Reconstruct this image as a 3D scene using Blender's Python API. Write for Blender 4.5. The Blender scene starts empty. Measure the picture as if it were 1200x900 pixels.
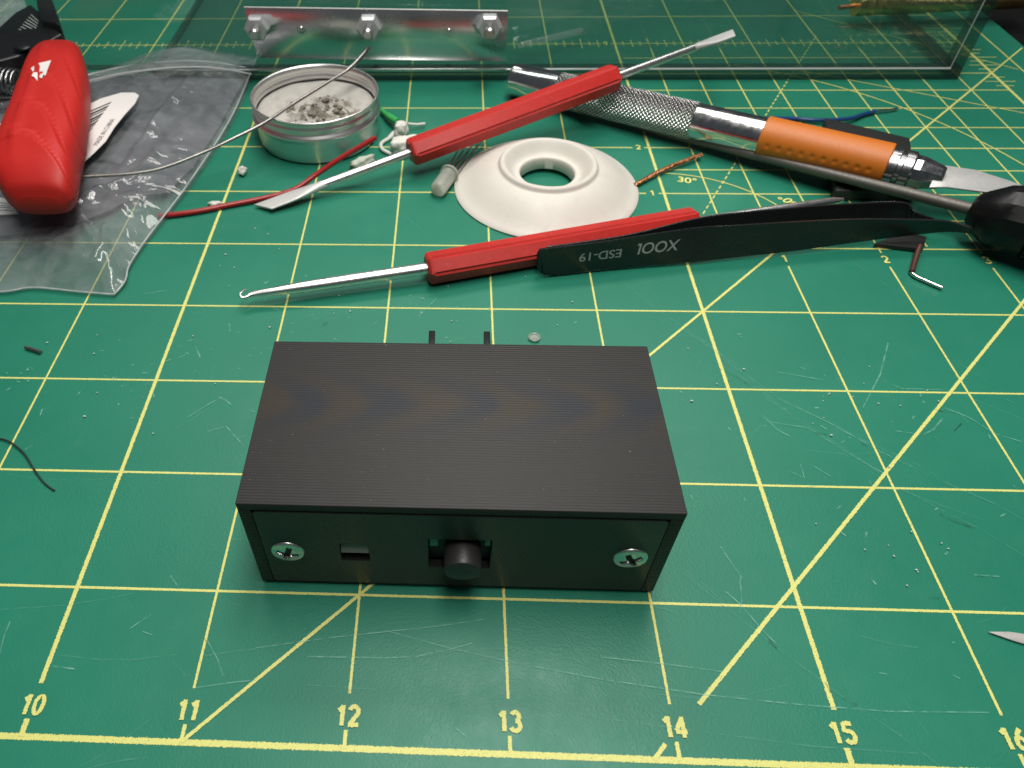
import bpy, bmesh, math, random
from mathutils import Vector, Matrix, Euler, noise
random.seed(7)
S = bpy.context.scene
C = S.collection
# 1 Blender unit = 1 inch
S.unit_settings.system = 'IMPERIAL'
S.unit_settings.scale_length = 0.0254

# ------------------------------------------------------------------ camera
CAM = Vector((12.5937, -1.4162, 4.7888))
EUL = Euler((0.746207, 0.020473, 0.0405), 'XYZ')
FPX, PPX, PPY = 873.09, 488.23, 450.0            # measured on the 1200 x 900 photograph
cd = bpy.data.cameras.new('camera')
cam = bpy.data.objects.new('camera', cd); C.objects.link(cam)
cam.location = CAM; cam.rotation_euler = EUL
cd.sensor_width = 36; cd.lens = FPX / 1200 * 36
cd.shift_x = (600 - PPX) / 1200
cd.clip_start = 0.05; cd.clip_end = 400
cd.dof.use_dof = True; cd.dof.focus_distance = 5.3; cd.dof.aperture_fstop = 1.15
S.camera = cam
# ------------------------------------------------------------------ light
W = bpy.data.worlds.new('World'); S.world = W; W.use_nodes = True
W.node_tree.nodes['Background'].inputs[0].default_value = (0.80, 0.90, 1.0, 1)
W.node_tree.nodes['Background'].inputs[1].default_value = 0.07
def area(name, loc, target, sx, sy, power, col=(1, 0.97, 0.92)):
    l = bpy.data.lights.new(name, 'AREA'); l.shape = 'RECTANGLE'; l.size = sx; l.size_y = sy
    l.energy = power; l.color = col
    o = bpy.data.objects.new(name, l); C.objects.link(o); o.location = loc
    o.rotation_euler = (Vector(target) - Vector(loc)).to_track_quat('-Z', 'Y').to_euler()
    return o
area('bench_light', (14.0, 2.9, 17.0), (13.2, 3.0, 0), 15.0, 4.0, 3700)
area('shelf_light', (13.0, 13.5, 14.5), (13.2, 6.5, 0), 17.0, 2.6, 1500, (1, 0.96, 0.90))
S.view_settings.view_transform = 'Standard'; S.view_settings.look = 'None'
S.view_settings.exposure = -0.12; S.view_settings.gamma = 1.0
S.render.engine = 'CYCLES'
S.cycles.max_bounces = 10; S.cycles.transparent_max_bounces = 24
S.cycles.caustics_reflective = False

R3 = EUL.to_matrix()
def at(u, v, z=0.0):
    """point of height z that the photograph shows at pixel (u, v)"""
    d = R3 @ Vector(((u - PPX) / FPX, -(v - PPY) / FPX, -1))
    return CAM + d * ((z - CAM.z) / d.z)
def aty(u, v, y):
    d = R3 @ Vector(((u - PPX) / FPX, -(v - PPY) / FPX, -1))
    return CAM + d * ((y - CAM.y) / d.y)
def px(p):
    q = R3.transposed() @ (Vector(p) - CAM)
    return (PPX + FPX * q.x / -q.z, PPY - FPX * q.y / -q.z)
def along(A, B, u):
    lo, hi = -3.0, 4.0
    for _ in range(50):
        m = (lo + hi) / 2
        if px(A.lerp(B, m))[0] < u: lo = m
        else: hi = m
    return A.lerp(B, lo)

# ------------------------------------------------------------------ materials
def mat(name, col, rough=0.5, metal=0.0, spec=0.5, **kw):
    m = bpy.data.materials.new(name); m.use_nodes = True
    b = m.node_tree.nodes['Principled BSDF']
    b.inputs['Base Color'].default_value = (*col, 1)
    b.inputs['Roughness'].default_value = rough
    b.inputs['Metallic'].default_value = metal
    b.inputs['Specular IOR Level'].default_value = spec
    for k, v in kw.items(): b.inputs[k].default_value = v
    return m
class N:
    def __init__(s, m):
        s.m = m; s.t = m.node_tree; s.b = s.t.nodes.get('Principled BSDF'); s.out = s.t.nodes['Material Output']
    def n(s, typ, ins=None, **props):
        x = s.t.nodes.new('ShaderNode' + typ)
        for k, v in props.items(): setattr(x, k, v)
        if ins:
            for k, v in ins.items():
                if isinstance(v, bpy.types.NodeSocket): s.t.links.new(v, x.inputs[k])
                else: x.inputs[k].default_value = v
        return x
    def math(s, op, a, b=0.0, c=0.0):
        return s.n('Math', {0: a, 1: b, 2: c}, operation=op).outputs[0]
    def ramp(s, f, stops):
        r = s.n('ValToRGB', {0: f})
        e = r.color_ramp.elements
        while len(e) < len(stops): e.new(0.5)
        for el, (p, c) in zip(e, stops):
            el.position = p; el.color = (*c, 1) if len(c) == 3 else c
        return r.outputs[0]
    def noise(s, vec, scale, detail=3, rough=0.55, dist=0.0):
        return s.n('TexNoise', {'Vector': vec, 'Scale': scale, 'Detail': detail, 'Roughness': rough, 'Distortion': dist}).outputs[0]
    def obj(s): return s.n('TexCoord').outputs['Object']
    def geo(s): return s.n('NewGeometry').outputs['Position']
    def uv(s): return s.n('TexCoord').outputs['UV']
    def bump(s, h, strength=0.3, dist=0.01, normal=None):
        i = {'Height': h, 'Strength': strength, 'Distance': dist}
        if normal is not None: i['Normal'] = normal
        return s.n('Bump', i).outputs[0]
    def set(s, **kw):
        for k, v in kw.items():
            k = k.replace('_', ' ')
            if isinstance(v, bpy.types.NodeSocket): s.t.links.new(v, s.b.inputs[k])
            else: s.b.inputs[k].default_value = v
def mixc(n, f, a, b):
    x = n.n('Mix', None, data_type='RGBA')
    for k, v in ((0, f), (6, a), (7, b)):
        if isinstance(v, bpy.types.NodeSocket): n.t.links.new(v, x.inputs[k])
        else: x.inputs[k].default_value = (*v, 1) if isinstance(v, tuple) else v
    return x.outputs[2]

# green self-healing mat
m_mat = mat('green_vinyl', (0.02, 0.2, 0.12), 0.4); n = N(m_mat)
g = n.geo()
big = n.noise(g, 0.55, 3); fine = n.noise(g, 55, 4, 0.6); med = n.noise(g, 5, 4, 0.65)
c = n.ramp(big, [(0.3, (0.013, 0.170, 0.106)), (0.7, (0.018, 0.197, 0.124))])
c = mixc(n, n.ramp(med, [(0.60, (0, 0, 0)), (0.9, (0.22, 0.22, 0.22))]), c, (0.045, 0.235, 0.16))
c = mixc(n, n.ramp(n.noise(g, 190, 2), [(0.72, (0, 0, 0)), (0.80, (0.5, 0.5, 0.5))]), c, (0.010, 0.10, 0.062))
wv = n.n('TexWave', {'Vector': g, 'Scale': 9.0, 'Distortion': 14.0, 'Detail': 3.0, 'Detail Scale': 2.2}, bands_direction='DIAGONAL').outputs[1]
wamt = n.math('MULTIPLY', wv, n.ramp(n.noise(g, 0.9, 2), [(0.40, (0.1, 0.1, 0.1)), (0.62, (1, 1, 1))]))
nb = n.bump(fine, 0.30, 0.004); nb = n.bump(wamt, 0.12, 0.005, nb)
n.set(Base_Color=c, Normal=nb, Roughness=n.ramp(med, [(0.25, (0.36,) * 3), (0.8, (0.50,) * 3)]))
n.b.inputs['Specular IOR Level'].default_value = 0.34

def print_mat(name, col, ragged=0.36, cover=1.0):
    m = mat(name, col, 0.55); n = N(m)
    uv = n.uv(); sx = n.n('SeparateXYZ', {0: uv}).outputs[0]
    g = n.geo()
    nz = n.noise(g, 95, 3, 0.7)
    d = n.math('ADD', n.math('MULTIPLY', n.math('ABSOLUTE', sx), 1.35), n.math('MULTIPLY', n.math('SUBTRACT', nz, 0.5), ragged * 4))
    edge = n.math('LESS_THAN', d, 1.0)
    sp = n.math('GREATER_THAN', n.noise(g, 150, 2, 0.6), 0.335)
    a = n.math('MULTIPLY', edge, sp)
    a = n.math('MULTIPLY', a, cover)
    cc = mixc(n, n.noise(g, 60, 3), col, tuple(x * 0.82 for x in col))
    n.set(Alpha=a, Base_Color=cc)
    return m
m_ink = print_mat('yellow_ink', (0.72, 0.72, 0.215))
m_ink_txt = mat('yellow_ink_text', (0.72, 0.72, 0.215), 0.55); n = N(m_ink_txt)
n.set(Alpha=n.math('GREATER_THAN', n.noise(n.geo(), 150, 2, 0.6), 0.30))
def scratch_mat(name, col, a0):
    m = mat(name, col, 0.6); n = N(m); g = n.geo()
    uv = n.uv(); s_ = n.n('SeparateXYZ', {0: uv})
    v = n.math('ABSOLUTE', s_.outputs[0]); v = n.math('SUBTRACT', 1.0, v)
    a = n.math('MULTIPLY', v, n.ramp(n.noise(g, 14, 4, 0.7), [(0.38, (0.06,) * 3), (0.62, (1,) * 3)]))
    n.set(Alpha=n.math('MULTIPLY', a, a0)); return m
m_scr = scratch_mat('pale_scratch', (0.28, 0.60, 0.49), 0.62)
m_scr_f = scratch_mat('faint_scratch', (0.20, 0.50, 0.40), 0.27)
m_scr_d = scratch_mat('dark_cut', (0.005, 0.04, 0.03), 0.9)

# black printed plastic
def printed(name, mode):
    m = mat(name, (0.03, 0.029, 0.029), 0.55); n = N(m)
    o = n.obj(); s_ = n.n('SeparateXYZ', {0: o})
    X, Y, Z = s_.outputs[0], s_.outputs[1], s_.outputs[2]
    if mode == 'top':
        ph = n.math('MULTIPLY', Y, 2 * math.pi / 0.0215)
        wob = n.math('MULTIPLY', n.noise(o, 3.0, 2), 1.5)
        h = n.math('SINE', n.math('ADD', ph, wob))
        r = n.n('CombineXYZ', {0: n.math('MULTIPLY', X, 2.2), 1: n.math('MULTIPLY', Y, 130.0), 2: 0.0}).outputs[0]
        streak = n.noise(r, 1.0, 2)
        h2 = n.math('ADD', h, n.math('MULTIPLY', streak, 0.7))
        nb = n.bump(h2, 0.32, 0.004)
        ln = n.math('MULTIPLY', n.math('ADD', h, 1.0), 0.5)
        streak = n.math('ADD', n.math('MULTIPLY', streak, 0.6), n.math('MULTIPLY', ln, 0.16))
        base = n.ramp(streak, [(0.2, (0.023, 0.0222, 0.0216)), (0.8, (0.033, 0.0315, 0.0305))])
        # faint blue and brown moire sheen over the filament lines, painted into the colour
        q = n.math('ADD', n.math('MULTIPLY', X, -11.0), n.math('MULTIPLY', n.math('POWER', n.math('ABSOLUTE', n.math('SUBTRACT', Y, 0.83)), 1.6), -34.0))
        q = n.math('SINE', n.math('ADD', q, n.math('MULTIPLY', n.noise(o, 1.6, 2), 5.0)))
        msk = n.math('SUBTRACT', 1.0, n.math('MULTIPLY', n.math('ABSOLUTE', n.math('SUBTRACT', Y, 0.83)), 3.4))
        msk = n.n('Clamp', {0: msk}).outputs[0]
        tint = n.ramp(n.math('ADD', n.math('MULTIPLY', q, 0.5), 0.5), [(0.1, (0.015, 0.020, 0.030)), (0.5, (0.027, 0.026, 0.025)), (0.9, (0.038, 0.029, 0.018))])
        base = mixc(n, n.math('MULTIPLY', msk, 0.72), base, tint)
        base = mixc(n, n.math('GREATER_THAN', n.noise(o, 60, 1), 0.80), base, (0.25, 0.24, 0.22))
        n.set(Base_Color=base, Normal=nb, Roughness=0.62)
        n.b.inputs['Specular IOR Level'].default_value = 0.42
    elif mode == 'front':
        h = n.math('SINE', n.math('MULTIPLY', n.math('ADD', n.math('MULTIPLY', X, 0.75), n.math('MULTIPLY', Z, -1.0)), 2 * math.pi / 0.020))
        nb = n.bump(n.math('ADD', h, n.math('MULTIPLY', n.noise(o, 40, 3), 1.0)), 0.35, 0.0025)
        n.set(Base_Color=(0.010, 0.011, 0.0105, 1), Normal=nb, Roughness=0.30)
        n.b.inputs['Specular IOR Level'].default_value = 0.52
    else:
        h = n.math('SINE', n.math('MULTIPLY', Z, 2 * math.pi / 0.018))
        nb = n.bump(n.math('ADD', h, n.math('MULTIPLY', n.noise(o, 50, 3), 1.2)), 0.4, 0.003)
        n.set(Base_Color=(0.011, 0.0115, 0.011, 1), Normal=nb, Roughness=0.45)
        n.b.inputs['Specular IOR Level'].default_value = 0.4
    return m
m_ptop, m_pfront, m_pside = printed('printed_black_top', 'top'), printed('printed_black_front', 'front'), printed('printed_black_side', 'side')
def rough_mat(name, col, r0, r1, metal=0.0, scale=20, bump=0.1, bd=0.004, stretch=None, var=0.85, spec=0.5):
    m = mat(name, col, r0, metal, spec); n = N(m); o = n.obj()
    if stretch: o = n.n('Mapping', {0: o, 3: stretch}).outputs[0]
    nz = n.noise(o, scale, 4, 0.6)
    n.set(Roughness=n.ramp(nz, [(0.3, (r0,) * 3), (0.7, (r1,) * 3)]),
          Base_Color=mixc(n, n.noise(o, scale * 0.37, 3), col, tuple(x * var for x in col)),
          Normal=n.bump(nz, bump, bd))
    return m
m_chrome = rough_mat('polished_steel', (0.78, 0.78, 0.77), 0.10, 0.22, 1.0, 12, 0.05)
m_steel = rough_mat('satin_steel', (0.70, 0.70, 0.69), 0.25, 0.42, 1.0, 30, 0.12)
m_dsteel = rough_mat('dark_steel', (0.30, 0.29, 0.28), 0.32, 0.5, 1.0, 40, 0.2)
m_rodg = rough_mat('dull_grey_steel', (0.14, 0.132, 0.118), 0.45, 0.6, 0.6, 50, 0.25)
m_ground = rough_mat('ground_steel', (0.66, 0.66, 0.64), 0.42, 0.62, 0.5, 60, 0.4, 0.004)
m_wire = rough_mat('dull_wire', (0.34, 0.33, 0.31), 0.3, 0.45, 1.0, 40, 0.2)
m_gun = rough_mat('gunmetal', (0.42, 0.42, 0.43), 0.20, 0.36, 1.0, 15, 0.08)
m_shaft = rough_mat('brushed_shaft', (0.86, 0.86, 0.85), 0.26, 0.36, 1.0, 20, 0.06)
m_alu = rough_mat('spun_aluminium', (0.84, 0.83, 0.81), 0.30, 0.42, 1.0, 8, 0.08, 0.003, (0.3, 0.3, 8))
m_plate = rough_mat('rolled_aluminium', (0.74, 0.75, 0.74), 0.21, 0.30, 0.96, 2.2, 0.12, 0.02)
m_zinc = rough_mat('zinc_screw', (0.80, 0.81, 0.78), 0.24, 0.36, 1.0, 30, 0.03)
m_nut = rough_mat('zinc_nut', (0.62, 0.63, 0.64), 0.38, 0.5, 0.55, 30, 0.08)
m_recess = mat('recess_dark', (0.14, 0.135, 0.12), 0.5, 0.7)
m_red = rough_mat('red_plastic', (0.56, 0.024, 0.018), 0.38, 0.5, 0, 45, 0.14, 0.003)
def scuffed(m, amount, col):
    n = N(m); o = n.obj(); l = n.b.inputs['Base Color'].links[0].from_socket
    st = n.n('Mapping', {0: o, 3: (3, 9, 5), 2: (0.3, 0.5, 0.4)}).outputs[0]
    f = n.ramp(n.noise(st, 6, 6, 0.75), [(0.60, (0, 0, 0)), (0.70, (amount,) * 3)])
    gr = n.ramp(n.noise(o, 3, 5, 0.7), [(0.45, (0, 0, 0)), (0.75, (0.35,) * 3)])
    base = mixc(n, gr, l, (0.26, 0.014, 0.012)) if col[0] > .6 else l
    n.set(Base_Color=mixc(n, f, base, col))
scuffed(m_red, 0.35, (0.75, 0.32, 0.28))
m_rubber = rough_mat('red_rubber', (0.52, 0.016, 0.012), 0.46, 0.58, 0, 70, 0.15, 0.003, var=0.9, spec=0.4)
m_orange = rough_mat('orange_rubber', (0.60, 0.16, 0.010), 0.42, 0.55, 0, 60, 0.12, 0.003)
m_white = rough_mat('white_silicone', (0.66, 0.63, 0.57), 0.42, 0.58, 0, 6, 0.05, 0.01, var=0.93)
N(m_white).set(Subsurface_Weight=0.15, Subsurface_Scale=0.04)
_n = N(m_white); _l = _n.b.inputs['Base Color'].links[0].from_socket
_n.set(Base_Color=mixc(_n, _n.ramp(_n.noise(_n.obj(), 5, 6, 0.75, 0.8), [(0.55, (0, 0, 0)), (0.78, (0.28,) * 3)]), _l, (0.42, 0.37, 0.31)))
m_wbit = rough_mat('white_plastic', (0.72, 0.72, 0.66), 0.4, 0.6, 0, 30, 0.2)
m_paper = mat('white_paper', (0.74, 0.73, 0.71), 0.6)
m_black = rough_mat('black_plastic', (0.010, 0.010, 0.011), 0.30, 0.45, 0, 40, 0.15)
m_blackm = rough_mat('black_matt', (0.018, 0.018, 0.018), 0.45, 0.62, 0, 50, 0.35, 0.005)
m_tweez = rough_mat('black_coated_steel', (0.013, 0.015, 0.015), 0.20, 0.34, 0, 50, 0.06)
m_btn = rough_mat('button_plastic', (0.028, 0.027, 0.027), 0.38, 0.55, 0, 60, 0.3, 0.003)
m_bhand = rough_mat('black_handle', (0.004, 0.004, 0.0045), 0.28, 0.42, 0, 40, 0.1, spec=0.3)
m_grey = mat('grey_print', (0.32, 0.33, 0.33), 0.5)
m_ink_k = mat('black_print', (0.01, 0.01, 0.01), 0.6)
m_blue = mat('blue_insulation', (0.012, 0.05, 0.17), 0.35)
m_redw = mat('red_insulation', (0.33, 0.012, 0.012), 0.32)
m_greenw = mat('green_insulation', (0.05, 0.42, 0.10), 0.35)
m_brown = mat('brown_insulation', (0.07, 0.028, 0.02), 0.4)
m_copper = rough_mat('copper', (0.62, 0.27, 0.13), 0.25, 0.45, 1.0, 60, 0.2)
m_brass = rough_mat('brass', (0.70, 0.50, 0.18), 0.2, 0.4, 1.0, 10, 0.1)
m_refl_tab = mat('green_reflection', (0.05, 0.30, 0.19), 0.4)
m_led = mat('frosted_lens', (0.72, 0.76, 0.66), 0.35); N(m_led).set(Transmission_Weight=0.7)
m_desk = rough_mat('black_desk', (0.006, 0.006, 0.006), 0.6, 0.8, 0, 8, 0.1, spec=0.15)
m_hair = mat('dark_fibre', (0.02, 0.03, 0.025), 0.5)
# knurl (lathe UV: x = angle 0..1, y = inches along the axis)
def knurl(name, col, metal, pitch, count, rough=0.22, dist=0.008):
    m = mat(name, col, rough, metal); n = N(m)
    s_ = n.n('SeparateXYZ', {0: n.uv()})
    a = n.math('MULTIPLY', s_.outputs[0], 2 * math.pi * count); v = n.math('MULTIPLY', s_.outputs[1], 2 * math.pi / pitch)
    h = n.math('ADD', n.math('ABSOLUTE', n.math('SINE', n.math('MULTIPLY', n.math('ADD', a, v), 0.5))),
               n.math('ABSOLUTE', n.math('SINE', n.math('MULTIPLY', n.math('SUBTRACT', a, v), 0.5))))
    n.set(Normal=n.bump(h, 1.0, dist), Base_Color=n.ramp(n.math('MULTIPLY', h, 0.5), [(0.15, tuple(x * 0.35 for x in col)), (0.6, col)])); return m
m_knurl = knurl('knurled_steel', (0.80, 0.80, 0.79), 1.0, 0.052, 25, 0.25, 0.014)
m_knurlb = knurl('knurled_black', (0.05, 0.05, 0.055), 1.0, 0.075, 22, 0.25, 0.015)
# see-through sheets: clear film over what lies behind, with a fresnel gloss
def clear(name, tint, haze_amt, haze_col, rough=0.05, ior=1.45, bump=None, gl=1.0):
    m = bpy.data.materials.new(name); m.use_nodes = True; n = N(m); n.t.nodes.remove(n.b)
    tr = n.n('BsdfTransparent', {0: (*tint, 1)})
    df = n.n('BsdfDiffuse', {0: (*haze_col, 1)})
    gi = {0: (gl, gl, gl, 1), 'Roughness': rough}
    bf = n.n('NewGeometry').outputs['Backfacing']     # a sheet or slab face seen from behind reflects like one seen from in front
    fi = {'IOR': n.math('ADD', ior, n.math('MULTIPLY', bf, 1 / ior - ior))}
    if bump:
        nb = n.bump(n.noise(n.geo(), bump[0], 3, 0.5, 0.6), bump[1], bump[2]); gi['Normal'] = nb; fi['Normal'] = nb
    gs = n.n('BsdfGlossy', gi)
    if isinstance(haze_amt, float): h = haze_amt
    else: h = n.ramp(n.noise(n.geo(), haze_amt[2], 4, 0.6, 1.0), [(0.35, (haze_amt[0],) * 3), (0.75, (haze_amt[1],) * 3)])
    m1 = n.n('MixShader', {0: h, 1: tr.outputs[0], 2: df.outputs[0]})
    fr = n.n('Fresnel', fi)
    m2 = n.n('MixShader', {0: fr.outputs[0], 1: m1.outputs[0], 2: gs.outputs[0]})
    n.t.links.new(m2.outputs[0], n.out.inputs[0])
    return m
m_acr = clear('clear_acrylic', (0.86, 0.91, 0.90), 0.012, (0.4, 0.5, 0.5), 0.03, 1.36)
m_acr_edge = clear('acrylic_edge', (0.34, 0.40, 0.39), 0.10, (0.12, 0.15, 0.15), 0.15, 1.45)
m_film = clear('bag_film', (0.88, 0.90, 0.90), (0.07, 0.22, 2.6), (0.62, 0.65, 0.67), 0.09, 1.5, (1.9, 0.55, 0.16))
m_lip = clear('zip_film', (0.85, 0.87, 0.86), (0.20, 0.42, 3.0), (0.62, 0.66, 0.66), 0.14, 1.45, (5, 0.4, 0.05))
m_seam = clear('film_seam', (0.8, 0.8, 0.8), 0.5, (0.75, 0.78, 0.78), 0.15, 1.45)
m_pouch = clear('grey_inner_film', (0.50, 0.46, 0.52), (0.46, 0.66, 1.2), (0.20, 0.205, 0.235), 0.35, 1.4, (1.2, 0.3, 0.15))
m_rod = clear('clear_rod', (0.93, 0.95, 0.94), 0.10, (0.7, 0.75, 0.72), 0.05, 1.5)

# ------------------------------------------------------------------ builders
def link(name, me, mats, parent=None, smooth=False):
    if not isinstance(mats, (list, tuple)): mats = [mats]
    for m in mats: me.materials.append(m)
    if smooth:
        for p in me.polygons: p.use_smooth = True
    o = bpy.data.objects.new(name, me); C.objects.link(o)
    if parent:
        o.parent = parent; o.matrix_parent_inverse = parent.matrix_world.inverted() if False else Matrix.Translation(-parent.location)
    return o
def tag(o, label=None, cat=None, group=None, kind=None):
    if label: o['label'] = label
    if cat: o['category'] = cat
    if group: o['group'] = group
    if kind: o['kind'] = kind
    return o
def thing(name, label, cat, loc, group=None):
    o = bpy.data.objects.new(name, None); C.objects.link(o); o.location = loc; o.empty_display_size = 0.1
    return tag(o, label, cat, group)
def tag_part(o, label): o['label'] = label; return o
def pyd(name, vs, fs): 
    me = bpy.data.meshes.new(name); me.from_pydata([tuple(v) for v in vs], [], fs); me.update(); return me
def frame_of(d):
    d = d.normalized(); a = Vector((0, 0, 1)) if abs(d.z) < 0.95 else Vector((1, 0, 0))
    x = d.cross(a).normalized(); y = x.cross(d).normalized(); return x, y
def tube(name, pts, r, m, parent=None, sides=12, caps=True, smooth=True):
    pts = [Vector(p) for p in pts]; rs = r if isinstance(r, (list, tuple)) else [r] * len(pts)
    vs, fs = [], []; X = None
    for i, p in enumerate(pts):
        d = (pts[min(i + 1, len(pts) - 1)] - pts[max(i - 1, 0)]).normalized()
        if X is None: X, Y = frame_of(d)
        else:
            X = (X - d * X.dot(d)).normalized(); Y = d.cross(X) * -1
        for k in range(sides):
            a = 2 * math.pi * k / sides; vs.append(p + (X * math.cos(a) + Y * math.sin(a)) * rs[i])
    for i in range(len(pts) - 1):
        for k in range(sides):
            a, b = i * sides + k, i * sides + (k + 1) % sides
            fs.append((a, b, b + sides, a + sides))
    if caps: fs.append(tuple(range(sides))[::-1]); fs.append(tuple(range((len(pts) - 1) * sides, len(pts) * sides)))
    me = pyd(name, vs, fs); bmf(me)
    o = link(name, me, m, parent, smooth)
    if smooth: me.set_sharp_from_angle(angle=math.radians(60))
    return o
def bmf(me):
    bm = bmesh.new(); bm.from_mesh(me); bmesh.ops.recalc_face_normals(bm, faces=bm.faces); bm.to_mesh(me); bm.free()
def curve_pts(P, k=8):
    P = [Vector(p) for p in P]; out = []
    for i in range(len(P) - 1):
        p0, p1, p2, p3 = P[max(i - 1, 0)], P[i], P[i + 1], P[min(i + 2, len(P) - 1)]
        for j in range(k):
            t = j / k
            out.append(0.5 * ((2 * p1) + (p2 - p0) * t + (2 * p0 - 5 * p1 + 4 * p2 - p3) * t * t + (3 * p1 - p0 - 3 * p2 + p3) * t ** 3))
    return out + [P[-1]]
def lathe(name, prof, O, D, m, parent=None, sides=64, sm=True, disp=None, angle=35):
    """prof: list of (s along axis, r); O origin, D direction; UV = (angle, s)"""
    O = Vector(O); D = Vector(D).normalized(); X, Y = frame_of(D)
    vs, fs, uvs = [], [], []
    n_ = len(prof)
    for i, (s, r) in enumerate(prof):
        for k in range(sides):
            a = 2 * math.pi * k / sides
            rr = r + (disp(s, a) if disp else 0)
            vs.append(O + D * s + (X * math.cos(a) + Y * math.sin(a)) * max(rr, 1e-4))
    for i in range(n_ - 1):
        for k in range(sides):
            k2 = (k + 1) % sides
            fs.append((i * sides + k, i * sides + k2, (i + 1) * sides + k2, (i + 1) * sides + k))
            uvs += [(k / sides, prof[i][0]), ((k + 1) / sides, prof[i][0]), ((k + 1) / sides, prof[i + 1][0]), (k / sides, prof[i + 1][0])]
    me = pyd(name, vs, fs); ul = me.uv_layers.new(name='UV')
    for l, u in zip(ul.data, uvs): l.uv = u
    bmf(me)
    o = link(name, me, m, parent, sm)
    if sm:
        try: me.set_sharp_from_angle(angle=math.radians(angle))
        except Exception: pass
    return o
def prism(name, poly, up, m, parent=None, bevel=0.0, segs=2):
    """poly: list of points (a planar outline); up: extrusion vector"""
    bm = bmesh.new(); up = Vector(up)
    f = bm.faces.new([bm.verts.new(Vector(p)) for p in poly])
    r = bmesh.ops.extrude_face_region(bm, geom=[f])
    bmesh.ops.translate(bm, verts=[v for v in r['geom'] if isinstance(v, bmesh.types.BMVert)], vec=up)
    bmesh.ops.recalc_face_normals(bm, faces=bm.faces)
    if bevel: bmesh.ops.bevel(bm, geom=list(bm.edges), offset=bevel, segments=segs, affect='EDGES', profile=0.5)
    me = bpy.data.meshes.new(name); bm.to_mesh(me); bm.free()
    o = link(name, me, m, parent, bool(bevel))
    if bevel: me.set_sharp_from_angle(angle=math.radians(50))
    return o
def box(name, a, b, m, parent=None, bevel=0.0):
    a, b = Vector(a), Vector(b)
    return prism(name, [(a.x, a.y, a.z), (b.x, a.y, a.z), (b.x, b.y, a.z), (a.x, b.y, a.z)], (0, 0, b.z - a.z), m, parent, bevel)
def ribbons(name, lines, z, m, parent, wide=1.35, dz=0.0):
    """flat printed or scratched strokes: (points, width)"""
    vs, fs, uvs = [], [], []
    for li, (P, w) in enumerate(lines):
        P = [Vector((p[0], p[1], z + dz * li)) for p in P]; L = 0; base = len(vs)
        for i, p in enumerate(P):
            d = (P[min(i + 1, len(P) - 1)] - P[max(i - 1, 0)]).normalized(); q = Vector((-d.y, d.x, 0)) * w * 0.5 * wide
            vs += [p - q, p + q]
        for i in range(len(P) - 1):
            a = base + 2 * i; fs.append((a, a + 2, a + 3, a + 1))
            uvs += [(-1, 0), (-1, 1), (1, 1), (1, 0)]
    me = pyd(name, vs, fs); ul = me.uv_layers.new(name='UV')
    for l, u in zip(ul.data, uvs): l.uv = u
    return link(name, me, m, parent)
def text(name, body, M, size, m, parent=None, offset=0.0, shear=0.0, depth=0.0, sx=1.0, align='CENTER'):
    cu = bpy.data.curves.new(name, 'FONT'); cu.body = body; cu.size = size; cu.align_x = align; cu.align_y = 'CENTER'
    cu.offset = offset; cu.shear = shear; cu.extrude = depth
    t = bpy.data.objects.new('tmp', cu); C.objects.link(t)
    dg = bpy.context.evaluated_depsgraph_get(); me = bpy.data.meshes.new_from_object(t.evaluated_get(dg))
    bpy.data.objects.remove(t); bpy.data.curves.remove(cu)
    me.transform(Matrix.Diagonal((sx, 1, 1, 1))); me.transform(M); me.materials.clear(); me.name = name
    return link(name, me, m, parent)
def blob(name, c, r, m, parent=None, seed=0, amp=0.35, sub=3, freq=1.6, rot=0.0, flat=0.0):
    bm = bmesh.new(); bmesh.ops.create_icosphere(bm, subdivisions=sub, radius=1)
    for v in bm.verts:
        q = v.co * freq + Vector((seed * 7.3, seed * 3.1, seed))
        v.co *= 1 + amp * noise.noise(q) + amp * 0.5 * noise.noise(q * 2.3)
        v.co = Vector((v.co.x * r[0], v.co.y * r[1], v.co.z * r[2]))
        if flat: v.co.z = max(v.co.z, -r[2] * flat)
    bmesh.ops.rotate(bm, verts=bm.verts, cent=(0, 0, 0), matrix=Matrix.Rotation(rot, 3, 'Z'))
    bmesh.ops.translate(bm, verts=bm.verts, vec=Vector(c))
    me = bpy.data.meshes.new(name); bm.to_mesh(me); bm.free(); return link(name, me, m, parent, True)

# ================================================================== setting
desk = box('desk_top', (-30, -20, -1.12), (50, 45, -0.12), m_desk); tag(desk, kind='structure')
# mat sheet: right edge lies 0.8 inch beyond the 20 inch line
MX0, MX1, MY0, MY1 = -0.8, 20.85, -0.9, 20.9
cm = prism('cutting_mat', [(MX0, MY0, -0.12), (MX1, MY0, -0.12), (MX1, MY1, -0.12), (MX0, MY1, -0.12)], (0, 0, 0.12), m_mat)
tag(cm, kind='structure')
yl, xl, dl = [], [], []
for x in range(0, 21):
    w = 0.031 if x % 5 == 0 else 0.0180
    if x == 0 or x == 20: xl.append(([(x, 0), (x, 20)], 0.04)); continue
    P = [(x, 0.325), (x, 4.70)] if x > 15 else [(x, 0.325), (x, 20)]
    xl.append((P, w))
    if x > 15: xl.append(([(x, 4.93), (x, 20)], w))
    xl.append(([(x, 0.0), (x, 0.105)], 0.036 if x % 5 == 0 else 0.024))
for y in range(0, 21):
    if y in (6, 7, 10): yl.append(([(0, y), (14.80, y)], 0.0188)); yl.append(([(14.94, y), (20, y)], 0.0188)); continue
    yl.append(([(0, y), (20, y)], 0.038 if y in (0, 20) else 0.0188))
for k in range(10):
    if k < 10: xl.append(([(15.5 + k * 0.5, 5.04), (15.5 + k * 0.5, 10)], 0.018)) if k % 2 == 0 else None
for k in range(5): yl.append(([(15.05, 5.5 + k), (20, 5.5 + k)], 0.018))
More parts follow.
